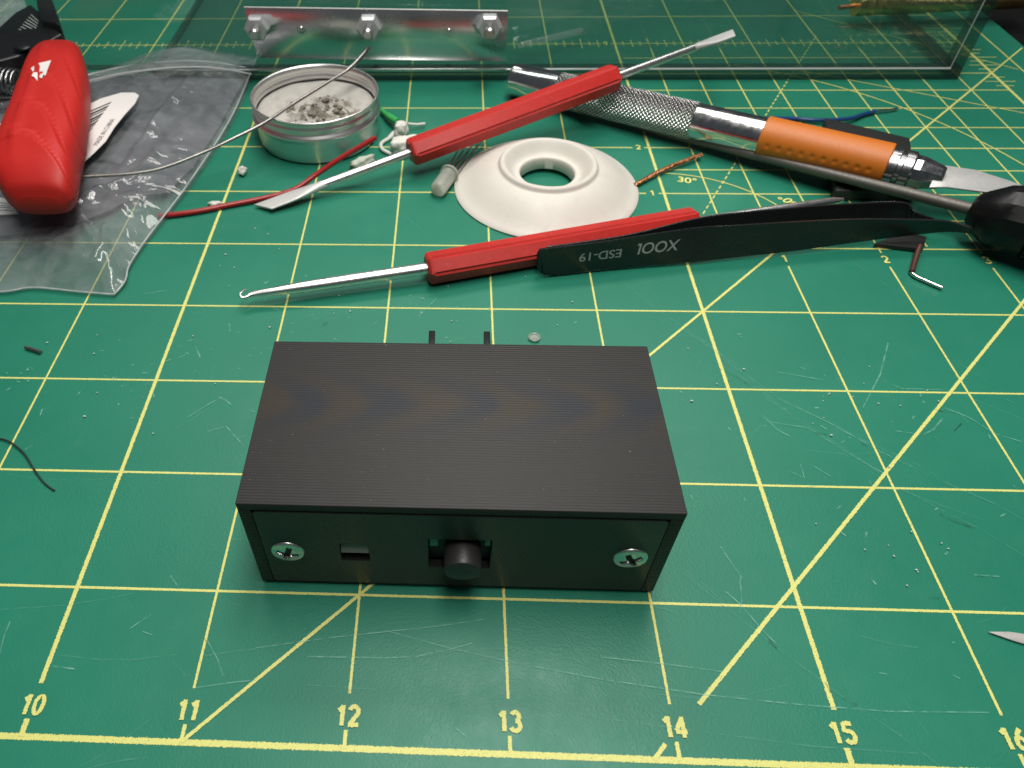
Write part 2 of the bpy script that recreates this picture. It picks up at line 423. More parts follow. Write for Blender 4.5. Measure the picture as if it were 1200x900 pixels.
xl.append(([(20.45, -0.4), (20.45, 20.4)], 0.02))
# rulers with eighth-inch ticks
for i in range(8 * 20):
    x = i / 8
    L = 0.17 if i % 4 == 0 else (0.12 if i % 2 == 0 else 0.07)
    if i % 8: xl.append(([(x, 10 - L), (x, 10 + L)], 0.013))
for i in range(8 * 10):
    y = 5 + i / 8
    L = 0.30 if i % 4 == 0 else (0.2 if i % 2 == 0 else 0.12)
    if i % 8 and y > 8.6: yl.append(([(20 - L, y), (20 + L, y)], 0.013))
dl.append(([(11, 0), (20, 9)], 0.0235)); dl.append(([(20, 9), (21 - .2, 9.8)], 0.02))
dl.append(([(14.18, 0.33), (20, 6.15)], 0.026)); dl.append(([(13.85, 0.0), (13.93, 0.09)], 0.026))
def arc(r, a0, a1, c=(15, 5), k=40): return [(c[0] + r * math.sin(math.radians(a0 + (a1 - a0) * i / k)), c[1] + r * math.cos(math.radians(a0 + (a1 - a0) * i / k))) for i in range(k + 1)]
dl.append((arc(1.42, 2, 62), 0.015)); dl.append((arc(4.55, 20, 88), 0.018)); dl.append((arc(1.42, 68, 90), 0.015))
dl.append(([(17.4, 9.1), (20.4, 7.6)], 0.015)); dl.append(([(18.0, 11.2), (20.4, 9.1)], 0.015))
for i in range(60):                                # dashed 60 degree line
    s = 0.35 + i * 0.115
    if s < 6: dl.append(([(15 + s * 0.5, 5 + s * 0.866), (15 + (s + 0.07) * 0.5, 5 + (s + 0.07) * 0.866)], 0.015))
for q in (0.12, 0.26, 0.42): dl.append(([(19.6 + q * .2 - q, 10.1 + q), (19.6 + q, 10.1 + q), (19.6 + q, 10.1 - q), (19.6 - q, 10.1 - q)], 0.014))
mp = ribbons('printed_cross_lines', yl, 0.0020, m_ink, cm)
mp = ribbons('printed_long_lines', xl, 0.0036, m_ink, cm)
mp = ribbons('printed_diagonals', dl, 0.0052, m_ink, cm, dz=0.00002)
def flat(x, y, z=0.0072, rot=0.0): return Matrix.Translation((x, y, z)) @ Matrix.Rotation(rot, 4, 'Z')
def ell(cx, cy, rx, ry, a0, a1, k=18): return [(cx + rx * math.cos(math.radians(a0 + (a1 - a0) * i / k)), cy + ry * math.sin(math.radians(a0 + (a1 - a0) * i / k))) for i in range(k + 1)]
GL = {'0': [ell(.30, .5, .22, .44, 90, 455)], '1': [[(.10, .74), (.22, .82), (.33, .96)], [(.33, 1.0), (.33, 0)]],
      '2': [ell(.29, .70, .22, .25, 165, -35) + [(.10, .06)], [(.04, .05), (.56, .05)]], '3': [ell(.27, .73, .20, .21, 155, -85), ell(.27, .28, .23, .24, 88, -160)],
      '4': [[(.40, 1.0), (.40, 0)], [(.42, .97), (.05, .30)], [(.02, .27), (.58, .27)]], '5': [[(.54, .95), (.13, .95)], [(.14, .98), (.10, .52)], ell(.29, .32, .24, .27, 125, -150)],
      '6': [ell(.30, .29, .21, .25, 0, 362), [(.47, .98), (.25, .72), (.10, .40)]], '7': [[(.05, .95), (.56, .95)], [(.54, .95), (.22, 0)]],
      '8': [ell(.30, .74, .19, .21, 0, 362), ell(.30, .27, .23, .24, 0, 362)], '9': [ell(.30, .70, .21, .25, 0, 362), [(.13, .02), (.35, .28), (.50, .62)]]}
def digits(body, cx, cy, h, w, adv=.62, rot=0.0):
    out = []; W_ = adv * len(body); ca, sa_ = math.cos(rot), math.sin(rot)
    for i, ch_ in enumerate(body):
        for st in GL[ch_]:
            q = [((p[0] + i * adv - W_ / 2) * h, (p[1] - .5) * h) for p in st]
            out.append(([(cx + a * ca - b * sa_, cy + a * sa_ + b * ca) for a, b in q], w))
    ribbons('printed_number', out, 0.0072, m_ink, cm, 1.35, 0.00002)
for x in range(1, 20): digits(str(x), x + 0.005, 0.19, 0.122, 0.027)
for x in (16, 17, 18, 19): digits(str(x - 15), x, 4.82, 0.11, 0.021)
for y in (6, 7): digits(str(y - 5), 14.87, y, 0.10, 0.019)
text('printed_number', '30\u00b0', flat(15.31, 6.26, rot=-0.25), 0.16, m_ink_txt, cm, 0.003)
text('printed_number', '60\u00b0', flat(16.34, 5.86, rot=math.radians(120)), 0.16, m_ink_txt, cm, 0.003)
text('printed_number', '0', flat(14.86, 10.0), 0.13, m_ink_txt, cm, 0.003)

# knife marks: pixel polylines on the mat
def P8(*q): return [(800 + a / 2.7275, 370 + b / 2.7275) for a, b in q]
def PB(*q): return [(700 + a / 2.4, 675 + b / 2.4) for a, b in q]
def PM(*q): return [(300 + a / 3, 675 + b / 3) for a, b in q]
def PL(*q): return [(a / 4, 675 + b / 4) for a, b in q]
def PK(*q): return [(a / 4, 380 + b / 4) for a, b in q]
def P7(*q): return [(600 + a / 3, 180 + b / 3) for a, b in q]
sc = [(P8((0, 40), (130, 140), (240, 250), (360, 330), (540, 440), (700, 560), (830, 610), (960, 655)), 1.2),
      (P8((60, 80), (180, 175), (300, 260), (440, 330), (580, 400), (735, 470)), 1.2), (P8((300, 265), (460, 340), (640, 440), (730, 485)), 1.4),
      (P8((255, 320), (250, 355), (215, 385)), 1.2), (P8((255, 320), (300, 365), (350, 392)), 2.2), (P8((655, 90), (630, 190), (575, 295)), 2.6),
      (P8((300, 182), (380, 195), (450, 208)), 1.4), (P8((640, 210), (700, 235), (840, 238)), 1.3), (P8((830, 330), (800, 365), (768, 382)), 3.0),
      (P8((835, 296), (910, 325), (1000, 380), (1085, 405)), 1.4), (P8((800, 300), (880, 310), (910, 345)), 1.2), (P8((345, 500), (388, 520), (375, 475)), 1.6),
      (P8((405, 475), (472, 515)), 1.6), (P8((120, 740), (160, 800), (187, 835), (180, 860)), 1.6), (P8((735, 470), (860, 545), (1000, 605), (1090, 655)), 1.0),
      (P8((700, 555), (830, 625), (960, 690), (1090, 770)), 1.2), (P8((0, 810), (60, 855), (110, 900)), 1.2), (P8((380, 430), (520, 445), (640, 440)), 0.9),
      (P8((25, 575), (38, 615)), 2.0), (P8((930, 830), (1010, 835)), 1.6), (P8((680, 370), (740, 378)), 2.0), (P8((500, 690), (520, 705)), 3),
      (P8((270, 340), (400, 360), (560, 460), (640, 505)), 1.3), (P8((460, 350), (620, 420), (800, 520), (990, 600)), 1.0), (P8((870, 245), (980, 290), (1090, 335)), 1.0),
      (P7((330, 410), (520, 560), (700, 680), (890, 850)), 1.2), (P7((560, 600), (760, 720), (940, 890)), 1.1), (P7((720, 735), (820, 800), (930, 885)), 1.2), (P7((930, 770), (1100, 800)), 1.2),
      (PB((15, 230), (200, 250), (350, 270)), 1.5), (PB((250, 0), (330, 65), (500, 200), (700, 350), (850, 450), (960, 535)), 1.2),
      (PB((0, 290), (300, 335), (560, 362), (820, 382), (1100, 385)), 1.3), (PB((0, 400), (300, 440), (600, 480), (900, 500)), 0.9), (PB((360, 45), (400, 80), (460, 150), (500, 190)), 1.6),
      (PB((400, 0), (405, 70), (400, 105)), 1.4), (PB((1000, 280), (1018, 290)), 2.0),
      (PM((0, 255), (250, 220), (480, 195), (640, 178), (800, 155)), 1.3), (PM((180, 285), (450, 290), (560, 285), (680, 260), (760, 238)), 1.6), (PM((460, 195), (640, 245), (900, 305), (1200, 362)), 1.3),
      (PM((640, 180), (800, 130), (850, 100)), 0.9), (PM((700, 535), (740, 568)), 1.5), (PM((180, 385), (300, 392), (420, 402)), 1.0), (PM((520, 295), (700, 265), (900, 255)), 0.9), (PM((1080, 478), (1200, 498)), 1.0),
      (PL((250, 425), (350, 438)), 2.4), (PL((50, 215), (20, 290), (0, 370)), 1.6), (PL((610, 250), (660, 215), (710, 182)), 1.5), (PL((670, 262), (715, 278)), 1.6), (PL((970, 300), (1020, 390), (1048, 470)), 1.5),
      (PL((800, 0), (820, 30), (838, 55)), 2.2), (PL((960, 378), (1100, 355), (1200, 345)), 1.2), (PL((920, 525), (1100, 500), (1200, 490)), 1.3), (PL((0, 160), (300, 140), (500, 110), (640, 80)), 0.9),
      (PK((880, 440), (940, 400), (1010, 360)), 1.4), (PK((1030, 345), (1060, 360), (1088, 382)), 3), (PK((1160, 405), (1195, 412)), 3), (PK((920, 110), (940, 160)), 3), (PK((190, 430), (200, 400)), 3),
      (PK((1075, 0), (1078, 35)), 2.2), (PK((1060, 480), (1140, 570)), 1.5), (PK((975, 505), (1060, 480)), 1.4), (PK((120, 590), (150, 572)), 2.5), (PK((840, 158), (870, 145)), 2.5),
      ([(546, 258), (570, 268), (590, 275)], 1.0), ([(472, 252), (500, 275)], 1.0), ([(490, 372), (512, 350)], 1.6), ([(470, 358), (484, 345)], 1.2), ([(170, 345), (195, 341)], 2.0)]
PXIN = 150.0
bold, faint = [], []
rnd = random.Random(4)
for pts, w in sc:
    q = [at(u, v) for u, v in pts]
    q = [(p.x, p.y) for p in q]
    (bold if w >= 1.3 else faint).append((q, 0.0062 + 0.004 * w))
for i in range(90):                                # fine hairline marks all over
    x, y = rnd.uniform(8, 20), rnd.uniform(-0.5, 9); a = rnd.gauss(-0.4, 0.5); L = rnd.uniform(0.08, 0.9); b = rnd.uniform(-0.3, 0.3)
    pts = [(x + L * t * math.cos(a + b * t), y + L * t * math.sin(a + b * t)) for t in (0, .33, .66, 1)]
    faint.append((pts, rnd.uniform(0.005, 0.011)))
for i in range(110):                                # short pale chips
    cx, cy, s = rnd.choice([(10.4, 3.4, .55), (10.9, 3.9, .6), (16.3, 2.7, 1.1), (9.9, 2.9, .4), (15, 2.4, 1.6), (12, 4.2, 1.3), (8.7, 2.9, .3)])
    x, y = rnd.gauss(cx, s * .6), rnd.gauss(cy, s * .5); a = rnd.uniform(0, 3.14); L = rnd.uniform(0.015, 0.06)
    bold.append(([(x, y), (x + L * math.cos(a), y + L * math.sin(a))], rnd.uniform(0.010, 0.02)))
ribbons('scratches', bold, 0.0082, m_scr, cm, 1.0, 0.000004); ribbons('faint_scratches', faint, 0.0096, m_scr_f, cm, 1.0, 0.000004)
dk = [(P8((135, 180), (170, 195), (215, 225)), 2), (P8((420, 375), (460, 382)), 2), (P8((820, 635), (870, 660), (930, 680)), 2.2), (P8((860, 375), (890, 345)), 2.5), (P8((570, 412), (590, 416)), 5),
      (P8((800, 300), (840, 308)), 2), (P8((940, 832), (960, 834)), 1.6), (PB((480, 180), (505, 205)), 2), (PB((640, 300), (655, 330)), 1.8), (PB((690, 345), (730, 365)), 1.8), (PL((958, 290), (970, 310)), 2), (PB((930, 60), (960, 64)), 1.4),
      ([(378, 382), (384, 378)], 2), ([(310, 618), (318, 622)], 2)]
ribbons('dark_cuts', [([(at(u, v).x, at(u, v).y) for u, v in p], 0.004 + 0.0035 * w) for p, w in dk], 0.011, m_scr_d, cm, 1.0, 0.00001)

# ================================================================== black box in front
BX0, BX1, BY0, BY1, BZ0, BZ1 = 11.310, 14.022, 1.07, 2.49, 0.03, 1.0
pb = thing('project_box', 'black 3D printed box with two screws and a round button on its front', 'box', (12.67, 1.78, 0))
T = 0.085
OB = Vector((BX0, BY0, 0))
def shell():
    o = []
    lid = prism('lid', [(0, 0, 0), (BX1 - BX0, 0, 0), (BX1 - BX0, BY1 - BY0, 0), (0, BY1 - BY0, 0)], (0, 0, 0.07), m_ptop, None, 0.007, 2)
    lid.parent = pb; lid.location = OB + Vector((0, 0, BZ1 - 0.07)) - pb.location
    def w(nm, a, b):
        a, b = Vector(a), Vector(b)
        q = prism(nm, [(a.x, a.y, a.z), (b.x, a.y, a.z), (b.x, b.y, a.z), (a.x, b.y, a.z)], (0, 0, b.z - a.z), m_pside, None, 0.006, 2)
        q.parent = pb; q.location = -pb.location; return q
    w('side_wall', (BX0 + .001, BY0 + .001, BZ0), (BX0 + T, BY1 - .001, BZ1 - .071))
    w('side_wall', (BX1 - T, BY0 + .001, BZ0), (BX1 - .001, BY1 - .001, BZ1 - .071))
    w('rear_wall', (BX0 + T + .001, BY1 - T, BZ0 + .02), (BX1 - T - .001, BY1 - .001, BZ1 - .071))
    w('base', (BX0 + .02, BY0 + .05, 0.0), (BX1 - .02, BY1 - .02, BZ0 + .018))
    w('lower_frame', (BX0 + T + .0015, BY0 + .0015, BZ0), (BX1 - T - .0015, BY0 + .048, .053))
shell()
# front panel with a rectangular window and a slot
xs = [BX0 + T + .004, 11.905, 12.092, 12.483, 12.886, BX1 - T - .004]; zs = [0.056, 0.300, 0.362, 0.563, 0.650, 0.921]
bm = bmesh.new(); V = [[bm.verts.new((x, 0, z)) for z in zs] for x in xs]
for i in range(5):
    for j in range(5):
        if (i == 1 and j == 2) or (i == 3 and j in (1, 2, 3)): continue
        bm.faces.new([V[i][j], V[i + 1][j], V[i + 1][j + 1], V[i][j + 1]])
r = bmesh.ops.extrude_face_region(bm, geom=list(bm.faces))
bmesh.ops.translate(bm, verts=[v for v in r['geom'] if isinstance(v, bmesh.types.BMVert)], vec=(0, 0.06, 0))
bmesh.ops.recalc_face_normals(bm, faces=bm.faces)
cor = [e for e in bm.edges if abs(e.verts[0].co.y - e.verts[1].co.y) > 0.03 and abs(e.verts[0].co.x - e.verts[1].co.x) < 1e-5 and any(abs(e.verts[0].co.x - a) < 1e-4 for a in (xs[0], xs[-1])) and any(abs(e.verts[0].co.z - a) < 1e-4 for a in (zs[0], zs[-1]))]
bmesh.ops.bevel(bm, geom=cor, offset=0.014, segments=3, affect='EDGES')
me = bpy.data.meshes.new('front_panel'); bm.to_mesh(me); bm.free()
fp = link('front_panel', me, m_pfront); fp.parent = pb; fp.location = Vector((0, BY0 - 0.004, 0)) - pb.location
YF = BY0 - 0.004
def bevel_mod(o, w=0.004, s=2):
    b = o.modifiers.new('bevel', 'BEVEL'); b.width = w; b.segments = s; b.limit_method = 'ANGLE'
bevel_mod(fp, 0.003, 1)
def in_box(o): return o
# interior pieces seen through the openings; some stand in for light
box('circuit_board', (12.40, YF + 0.075, 0.30), (12.97, YF + 0.095, 0.80), m_blackm, pb)
box('reflection_tab', (12.483 + .004, YF + 0.022, 0.53), (12.545, YF + 0.05, 0.648), m_refl_tab, pb, 0.004)  # green tabs added to stand in for the mat's reflection in the slot
box('reflection_tab', (12.842, YF + 0.022, 0.55), (12.882, YF + 0.05, 0.648), m_refl_tab, pb, 0.004)
prism('lit_window_block', [(11.908, YF + .008, .445), (11.908, YF + .040, .561), (11.908, YF + .12, .561), (11.908, YF + .12, .445)], (.181, 0, 0), mat('lit_grey', (.22, .20, .20), .35), pb)  # added block, paler in colour and tilted up so the window's inside looks lit
btn = lathe('button', [(-0.2, 0.0), (-0.2, 0.11), (0.0, 0.122), (0.108, 0.122), (0.120, 0.117), (0.126, 0.104), (0.127, 0.0)], (12.705, YF, 0.470), (0, -1, -0.03), m_btn, pb, 48)
def screw(x, z, rot, nm='screw'):
    bm = bmesh.new(); R = 0.110; K, A = 26, 112
    rows = []
    for i in range(K + 1):
        r_ = R * i / K; row = []
        for k in range(A):
            a = 2 * math.pi * k / A; px_, pz_ = r_ * math.cos(a), r_ * math.sin(a)
            h = 0.022 * (1 - (r_ / R) ** 2) + 0.006 - (0.012 if i == K else 0)
            d = 1e9
            for q in (0, 1):
                aa, bb = (px_, pz_) if q == 0 else (pz_, px_)
                wd = 0.020 + 0.009 * max(0, 1 - abs(aa) / 0.03)
                d = min(d, max(abs(bb) - wd, abs(aa) - 0.072))
            if d < 0: h -= 0.035 * min(1, -d / 0.006)
            row.append(bm.verts.new((px_, -h, pz_)))
        rows.append(row)
    for i in range(K):
        for k in range(A):
            k2 = (k + 1) % A
            try: f = bm.faces.new([rows[i][k], rows[i][k2], rows[i + 1][k2], rows[i + 1][k]]); f.smooth = True
            except Exception: pass
    bmesh.ops.remove_doubles(bm, verts=bm.verts, dist=1e-5)
    for f in bm.faces:
        c_ = f.calc_center_median(); rr = math.hypot(c_.x, c_.z); top = 0.022 * (1 - (rr / R) ** 2) + 0.006
        f.material_index = 1 if (-c_.y < top - 0.010 and rr < 0.07) else 0
    bmesh.ops.recalc_face_normals(bm, faces=bm.faces)
    me = bpy.data.meshes.new(nm); bm.to_mesh(me); bm.free()
    me.materials.append(m_zinc); me.materials.append(m_recess)
    o = bpy.data.objects.new(nm, me); C.objects.link(o); o.parent = pb
    o.location = Vector((x, YF - 0.003, z)) - pb.location; o.rotation_euler = (0, rot, 0)
screw(11.556, 0.458, math.radians(18)); screw(13.782, 0.484, math.radians(-28))
for x in (12.452, 12.905):
    b_ = box('rear_pin', (x - 0.026, BY1 - 0.02, 0.50), (x + 0.026, 3.10, 0.555), m_black, pb, 0.006)
    box('pin_tip', (x - 0.02, 3.098, 0.507), (x + 0.02, 3.115, 0.549), m_steel, b_, 0.003).parent = pb
# ================================================================== clear ring added in place of a torn round cut in the mat
p = at(626, 397)
ch = lathe('mat_cut_ring', [(0, 0.055), (0.012, 0.058), (0.016, 0.052), (0.012, 0.044), (0.003, 0.042), (0, 0.0)], (p.x, p.y, 0.012), (0, 0, 1), m_led, None, 28)
tag(ch, 'tiny clear ring standing in for a torn round cut in the mat behind the black box', 'plastic bit')

# ================================================================== hex-handled tools
def hexrod(name, A, B, rf, m, parent, roll=0.0, end=0.06):
    """hexagonal bar with chamfered ends"""
    A, B = Vector(A), Vector(B); D = (B - A).normalized(); X, Y = frame_of(D); L = (B - A).length
    bm = bmesh.new(); rings = []
    for s, k in ((0, 0.76), (end * .35, 0.92), (end, 1), (L - end, 1), (L - end * .35, 0.92), (L, 0.76)):
        rings.append([bm.verts.new(A + D * s + (X * math.cos(a) + Y * math.sin(a)) * rf * k) for a in [roll + math.pi / 3 * j for j in range(6)]])
    for i in range(5):
        for j in range(6): bm.faces.new([rings[i][j], rings[i][(j + 1) % 6], rings[i + 1][(j + 1) % 6], rings[i + 1][j]])
    bm.faces.new(rings[0]); bm.faces.new(rings[-1]); bmesh.ops.recalc_face_normals(bm, faces=bm.faces)
    bmesh.ops.bevel(bm, geom=[e for e in bm.edges if abs((e.verts[0].co - e.verts[1].co).normalized().dot(D)) > .9 and e.calc_length() > .5], offset=0.024, segments=4, affect='EDGES')
    me = bpy.data.meshes.new(name); bm.to_mesh(me); bm.free()
    o = link(name, me, m, parent, True); me.set_sharp_from_angle(angle=math.radians(28)); return o
def flat_tip(name, A, B, r0, w, t, m, parent, ang=0.35, k=8, side=None):
    """round shaft flattened into a blade from A to B"""
    A, B = Vector(A), Vector(B); D = (B - A).normalized()
    X = Vector((-D.y, D.x, 0)).normalized() if side is None else side; Y = D.cross(X).normalized()
    if Y.z < 0: Y = -Y
    vs, fs = [], []; n_ = 16
    for i in range(k + 1):
        s = i / k; e = min(1, s / 0.62); e = e * e * (3 - 2 * e)
        a_, b_ = r0 + (w - r0) * e, r0 + (t - r0) * e
        p = A.lerp(B, s)
        for j in range(n_):
            q = 2 * math.pi * j / n_; cx, cy = math.cos(q), math.sin(q)
            pw = 1 - 0.6 * e
            cx, cy = math.copysign(abs(cx) ** pw, cx), math.copysign(abs(cy) ** pw, cy)
            skew = D * (ang * cx * w * e if i == k else 0)
            vs.append(p + X * cx * a_ + Y * cy * b_ + skew)
    for i in range(k):
        for j in range(n_): fs.append((i * n_ + j, i * n_ + (j + 1) % n_, (i + 1) * n_ + (j + 1) % n_, (i + 1) * n_ + j))
    fs.append(tuple(range(k * n_, (k + 1) * n_)))
    me = pyd(name, vs, fs); bmf(me); o = link(name, me, m, parent, True); me.set_sharp_from_angle(angle=math.radians(45)); return o

A = at(310, 242, 0.05); B = at(700, 98, 0.60)
def T1(u): return along(A, B, u)
t1 = thing('double_ended_pick', 'red hex-handled spudger lying across the hobby knife, flat tips both ends', 'hand tool', (A.x, A.y, 0))
hexrod('handle', T1(480.5), T1(722), 0.172, m_red, t1, 0.25)
tube('shaft', [T1(378), T1(481)], 0.052, m_shaft, t1, 20)
flat_tip('flat_tip', T1(382), T1(308), 0.052, 0.10, 0.012, m_ground, t1, ang=-0.8)
tube('shaft', [T1(722), T1(815)], [0.050, 0.047], m_shaft, t1, 20)
flat_tip('flat_tip', T1(812), T1(860), 0.047, 0.078, 0.014, m_ground, t1, ang=0.5)

A2 = at(500, 315, 0.16); B2 = at(814, 260, 0.16)
t2 = thing('hook_pick', 'red hex-handled pick with a small hooked tip, under the black tweezers', 'hand tool', (A2.x, A2.y, 0))
hexrod('handle', A2, B2, 0.170, m_red, t2, 0.25)
D2 = (B2 - A2).normalized()
h0 = at(297, 345, 0.13)
tube('shaft', [A2 + D2 * .02, A2.lerp(h0, .45), A2.lerp(h0, .72)], [0.062, 0.062, 0.058], m_shaft, t2, 20)
hk = [A2.lerp(h0, .72), A2.lerp(h0, .86), h0, at(288, 348.5, .13), at(282.5, 348, .14), at(282, 343.5, .155), at(288, 339, .175)]
tube('hook', curve_pts(hk, 5), [0.058 + (0.013 - 0.058) * min(1, (i / 30) * 1.75) for i in range(31)], m_shaft, t2, 16)
e0, e1 = B2 + D2 * 0.0, at(988, 234, 0.22)
tube('shaft', [B2 - D2 * .02, B2.lerp(e1, .5), B2.lerp(e1, .93), e1], [0.05, 0.05, 0.042, 0.02], m_shaft, t2, 18)

# ================================================================== hobby knife
K0, K1 = at(601, 93, 0.215), at(1096, 207, 0.39)
kn = thing('hobby_knife', 'steel hobby knife with knurled band, orange grip sleeve and pointed blade', 'craft knife', (K0.x, K0.y, 0))
KD = (K1 - K0).normalized()
def ks(u): return (along(K0, K1, u) - K0).length
r0 = 0.212
lathe('end_cap', [(0, 0.0), (0, 0.175), (0.02, 0.205), (0.05, r0), (ks(655), r0)], K0, KD, m_chrome, kn)
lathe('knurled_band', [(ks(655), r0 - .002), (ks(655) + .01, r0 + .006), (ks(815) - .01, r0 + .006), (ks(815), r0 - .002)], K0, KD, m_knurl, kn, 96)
lathe('smooth_band', [(ks(815), r0 - .001), (ks(898), r0 - .001)], K0, KD, m_chrome, kn)
sa, sb = ks(893), ks(1040)
Xf, Yf = frame_of(KD)
dim = []
for k in range(10):
    for ph in (0.0, 0.42 if False else 0.0): pass
    P_ = along(K0, K1, 905 + k * 13)
    # angle on the sleeve that faces camera, low on the flank
    to = Vector((0, -1, 0.10)); a = math.atan2(to.dot(Yf), to.dot(Xf)); dim.append(((P_ - K0).length, a))
def dimples(s, a):
    d = 0
    for s0, a0 in dim:
        da = (a - a0 + math.pi) % (2 * math.pi) - math.pi
        q = ((s - s0) ** 2 + (da * 0.225) ** 2) / 0.030 ** 2
        if q < 4: d -= 0.012 * math.exp(-q * 1.6)
    return d
prof = [(sa, 0.205), (sa + .003, 0.222)] + [(sa + .012 + (sb - sa - .024) * i / 150, 0.232) for i in range(151)] + [(sb - .003, 0.224), (sb, 0.19)]
lathe('grip_sleeve', prof, K0, KD, m_orange, kn, 220, disp=dimples)
s = sb
lathe('collar', [(s - .02, 0.15), (s, 0.195), (s + .08, 0.195), (s + .09, 0.165), (s + .13, 0.165), (s + .14, 0.20), (s + .22, 0.20), (s + .24, 0.18)], K0, KD, m_gun, kn, 48)
lathe('collet', [(s + .23, 0.175), (s + .30, 0.175), (s + .50, 0.125), (s + .53, 0.11), (s + .53, 0.03)], K0, KD, m_gun, kn, 10, angle=10)
zb = 0.39
bl = prism('blade', [at(1088, 221, zb), at(1110, 221, zb), at(1172, 229, zb), at(1222, 228, zb), at(1180, 213, zb), at(1142, 201, zb), at(1115, 197, zb), at(1100, 195, zb)], (0, 0, 0.022), m_ground, kn, 0.004, 1)

# ================================================================== screwdriver: grey rod into black handle
Q0, Q1 = at(745, 147, 0.06), at(1142, 246, 0.35)
sd = thing('black_handled_driver', 'long grey steel rod in a black knurled handle, beside the orange-gripped knife', 'screwdriver', (Q0.x, Q0.y, 0))
QD = (Q1 - Q0).normalized(); L = (Q1 - Q0).length
lathe('rod', [(0, 0), (0, 0.03), (0.03, 0.042), (0.5, 0.05), (L + 0.1, 0.062)], Q0, QD, m_rodg, sd, 32)
lathe('handle', [(L - .04, 0.0), (L - .04, 0.12), (L, 0.18), (L + .20, 0.31), (L + .30, 0.335), (L + .50, 0.335), (L + .52, 0.32)], Q0, QD, m_bhand, sd, 14, angle=24)
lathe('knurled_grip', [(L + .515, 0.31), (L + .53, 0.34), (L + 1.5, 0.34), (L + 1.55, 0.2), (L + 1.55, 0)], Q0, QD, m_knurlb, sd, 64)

# ================================================================== tweezers
tw = thing('tweezers', 'black flat tweezers lying on edge with grey lettering, over the red hooked pick', 'tweezers', (at(634, 320).x, at(634, 320).y, 0))
def blade_strip(name, rows, thick, m, parent):
    """rows: (top point, bottom point); a standing strip with real thickness"""
    def interp(k, key): return curve_pts([r_[key] for r_ in rows], 8)
    tp, bt = interp(8, 0), interp(8, 1)
    vs, fs = [], []; n_ = len(tp)
    for i in range(n_):
        a, b = tp[i], bt[i]; d = (tp[min(i + 1, n_ - 1)] - tp[max(i - 1, 0)]).normalized()
        nn = d.cross((a - b).normalized()).normalized() * thick
        vs += [a, b, b + nn, a + nn]
    for i in range(n_ - 1):
        q = 4 * i
        for j in range(4): fs.append((q + j, q + (j + 1) % 4, q + 4 + (j + 1) % 4, q + 4 + j))
    fs.append((0, 1, 2, 3)); e = 4 * (n_ - 1); fs.append((e, e + 3, e + 2, e + 1))
    me = pyd(name, vs, fs); bmf(me); o = link(name, me, m, parent, True); me.set_sharp_from_angle(angle=math.radians(40))
    b_ = o.modifiers.new('bevel', 'BEVEL'); b_.width = 0.009; b_.segments = 3; b_.limit_method = 'ANGLE'; b_.angle_limit = math.radians(40)
    return o
fa = [(at(629, 297, .29), at(629, 312, .12)), (at(632, 292, .33), at(633, 319, .05)), (at(640, 290, .34), at(645, 321, .03)), (at(700, 283, .35), at(700, 315, .03)), (at(760, 274, .36), at(757, 310, .03)), (at(817, 266, .37), at(812, 306, .03)),
      (at(867, 263, .37), at(865, 300, .03)), (at(933, 259, .36), at(930, 293, .05)), (at(1000, 256, .34), at(1000, 283, .08)), (at(1060, 256, .33), at(1060, 275, .12)), (at(1110, 258, .30), at(1110, 270, .17)), (at(1142, 266, .28), at(1142, 272, .20))]
blade_strip('front_arm', fa, 0.024, m_tweez, tw)
ba = [(at(640, 288, .35), at(645, 318, .04)), (at(733, 274.5, .36), at(735, 305, .05)), (at(813, 255.5, .38), at(813, 290, .05)), (at(867, 248, .38), at(867, 284, .05)), (at(933, 242, .37), at(933, 276, .05)), (at(997, 237.5, .36), at(997, 268, .06)), (at(1058, 236, .34), at(1058, 262, .08)), (at(1075, 248, .27), at(1075, 262, .15)), (at(1095, 255, .23), at(1095, 262, .16))]
blade_strip('rear_arm', ba, 0.024, m_tweez, tw)
# lettering, upside down on the front arm
def on_arm(u, rise=0.5):
    tp, bt = curve_pts([r_[0] for r_ in fa], 8), curve_pts([r_[1] for r_ in fa], 8)
    best = min(range(len(tp)), key=lambda i: abs(px(tp[i].lerp(bt[i], .5))[0] - u))
    i0, i1 = max(best - 2, 0), min(best + 2, len(tp) - 1)
    d = (tp[i1].lerp(bt[i1], .5) - tp[i0].lerp(bt[i0], .5)).normalized(); up = (tp[best] - bt[best]).normalized()
    up = (up - d * up.dot(d)).normalized()
    nn = d.cross(up) 
    if nn.y > 0: nn = -nn
    c_ = tp[best].lerp(bt[best], 1 - rise)
    # exact u along the strip
    for _ in range(8): c_ = c_ + d * (u - px(c_)[0]) / 125.0
    X, Y = -d, -up
    M = Matrix(((X.x, Y.x, nn.x, 0), (X.y, Y.y, nn.y, 0), (X.z, Y.z, nn.z, 0), (0, 0, 0, 1)))
    return Matrix.Translation(c_ + nn * 0.0275) @ M
text('lettering', 'ESD-19', on_arm(703, .56), 0.135, m_grey, tw, 0.0012, 0, 0, 1.08)
text('lettering', 'XOOL', on_arm(769, .60), 0.165, m_grey, tw, 0.0016, 0.15, 0, 0.98)

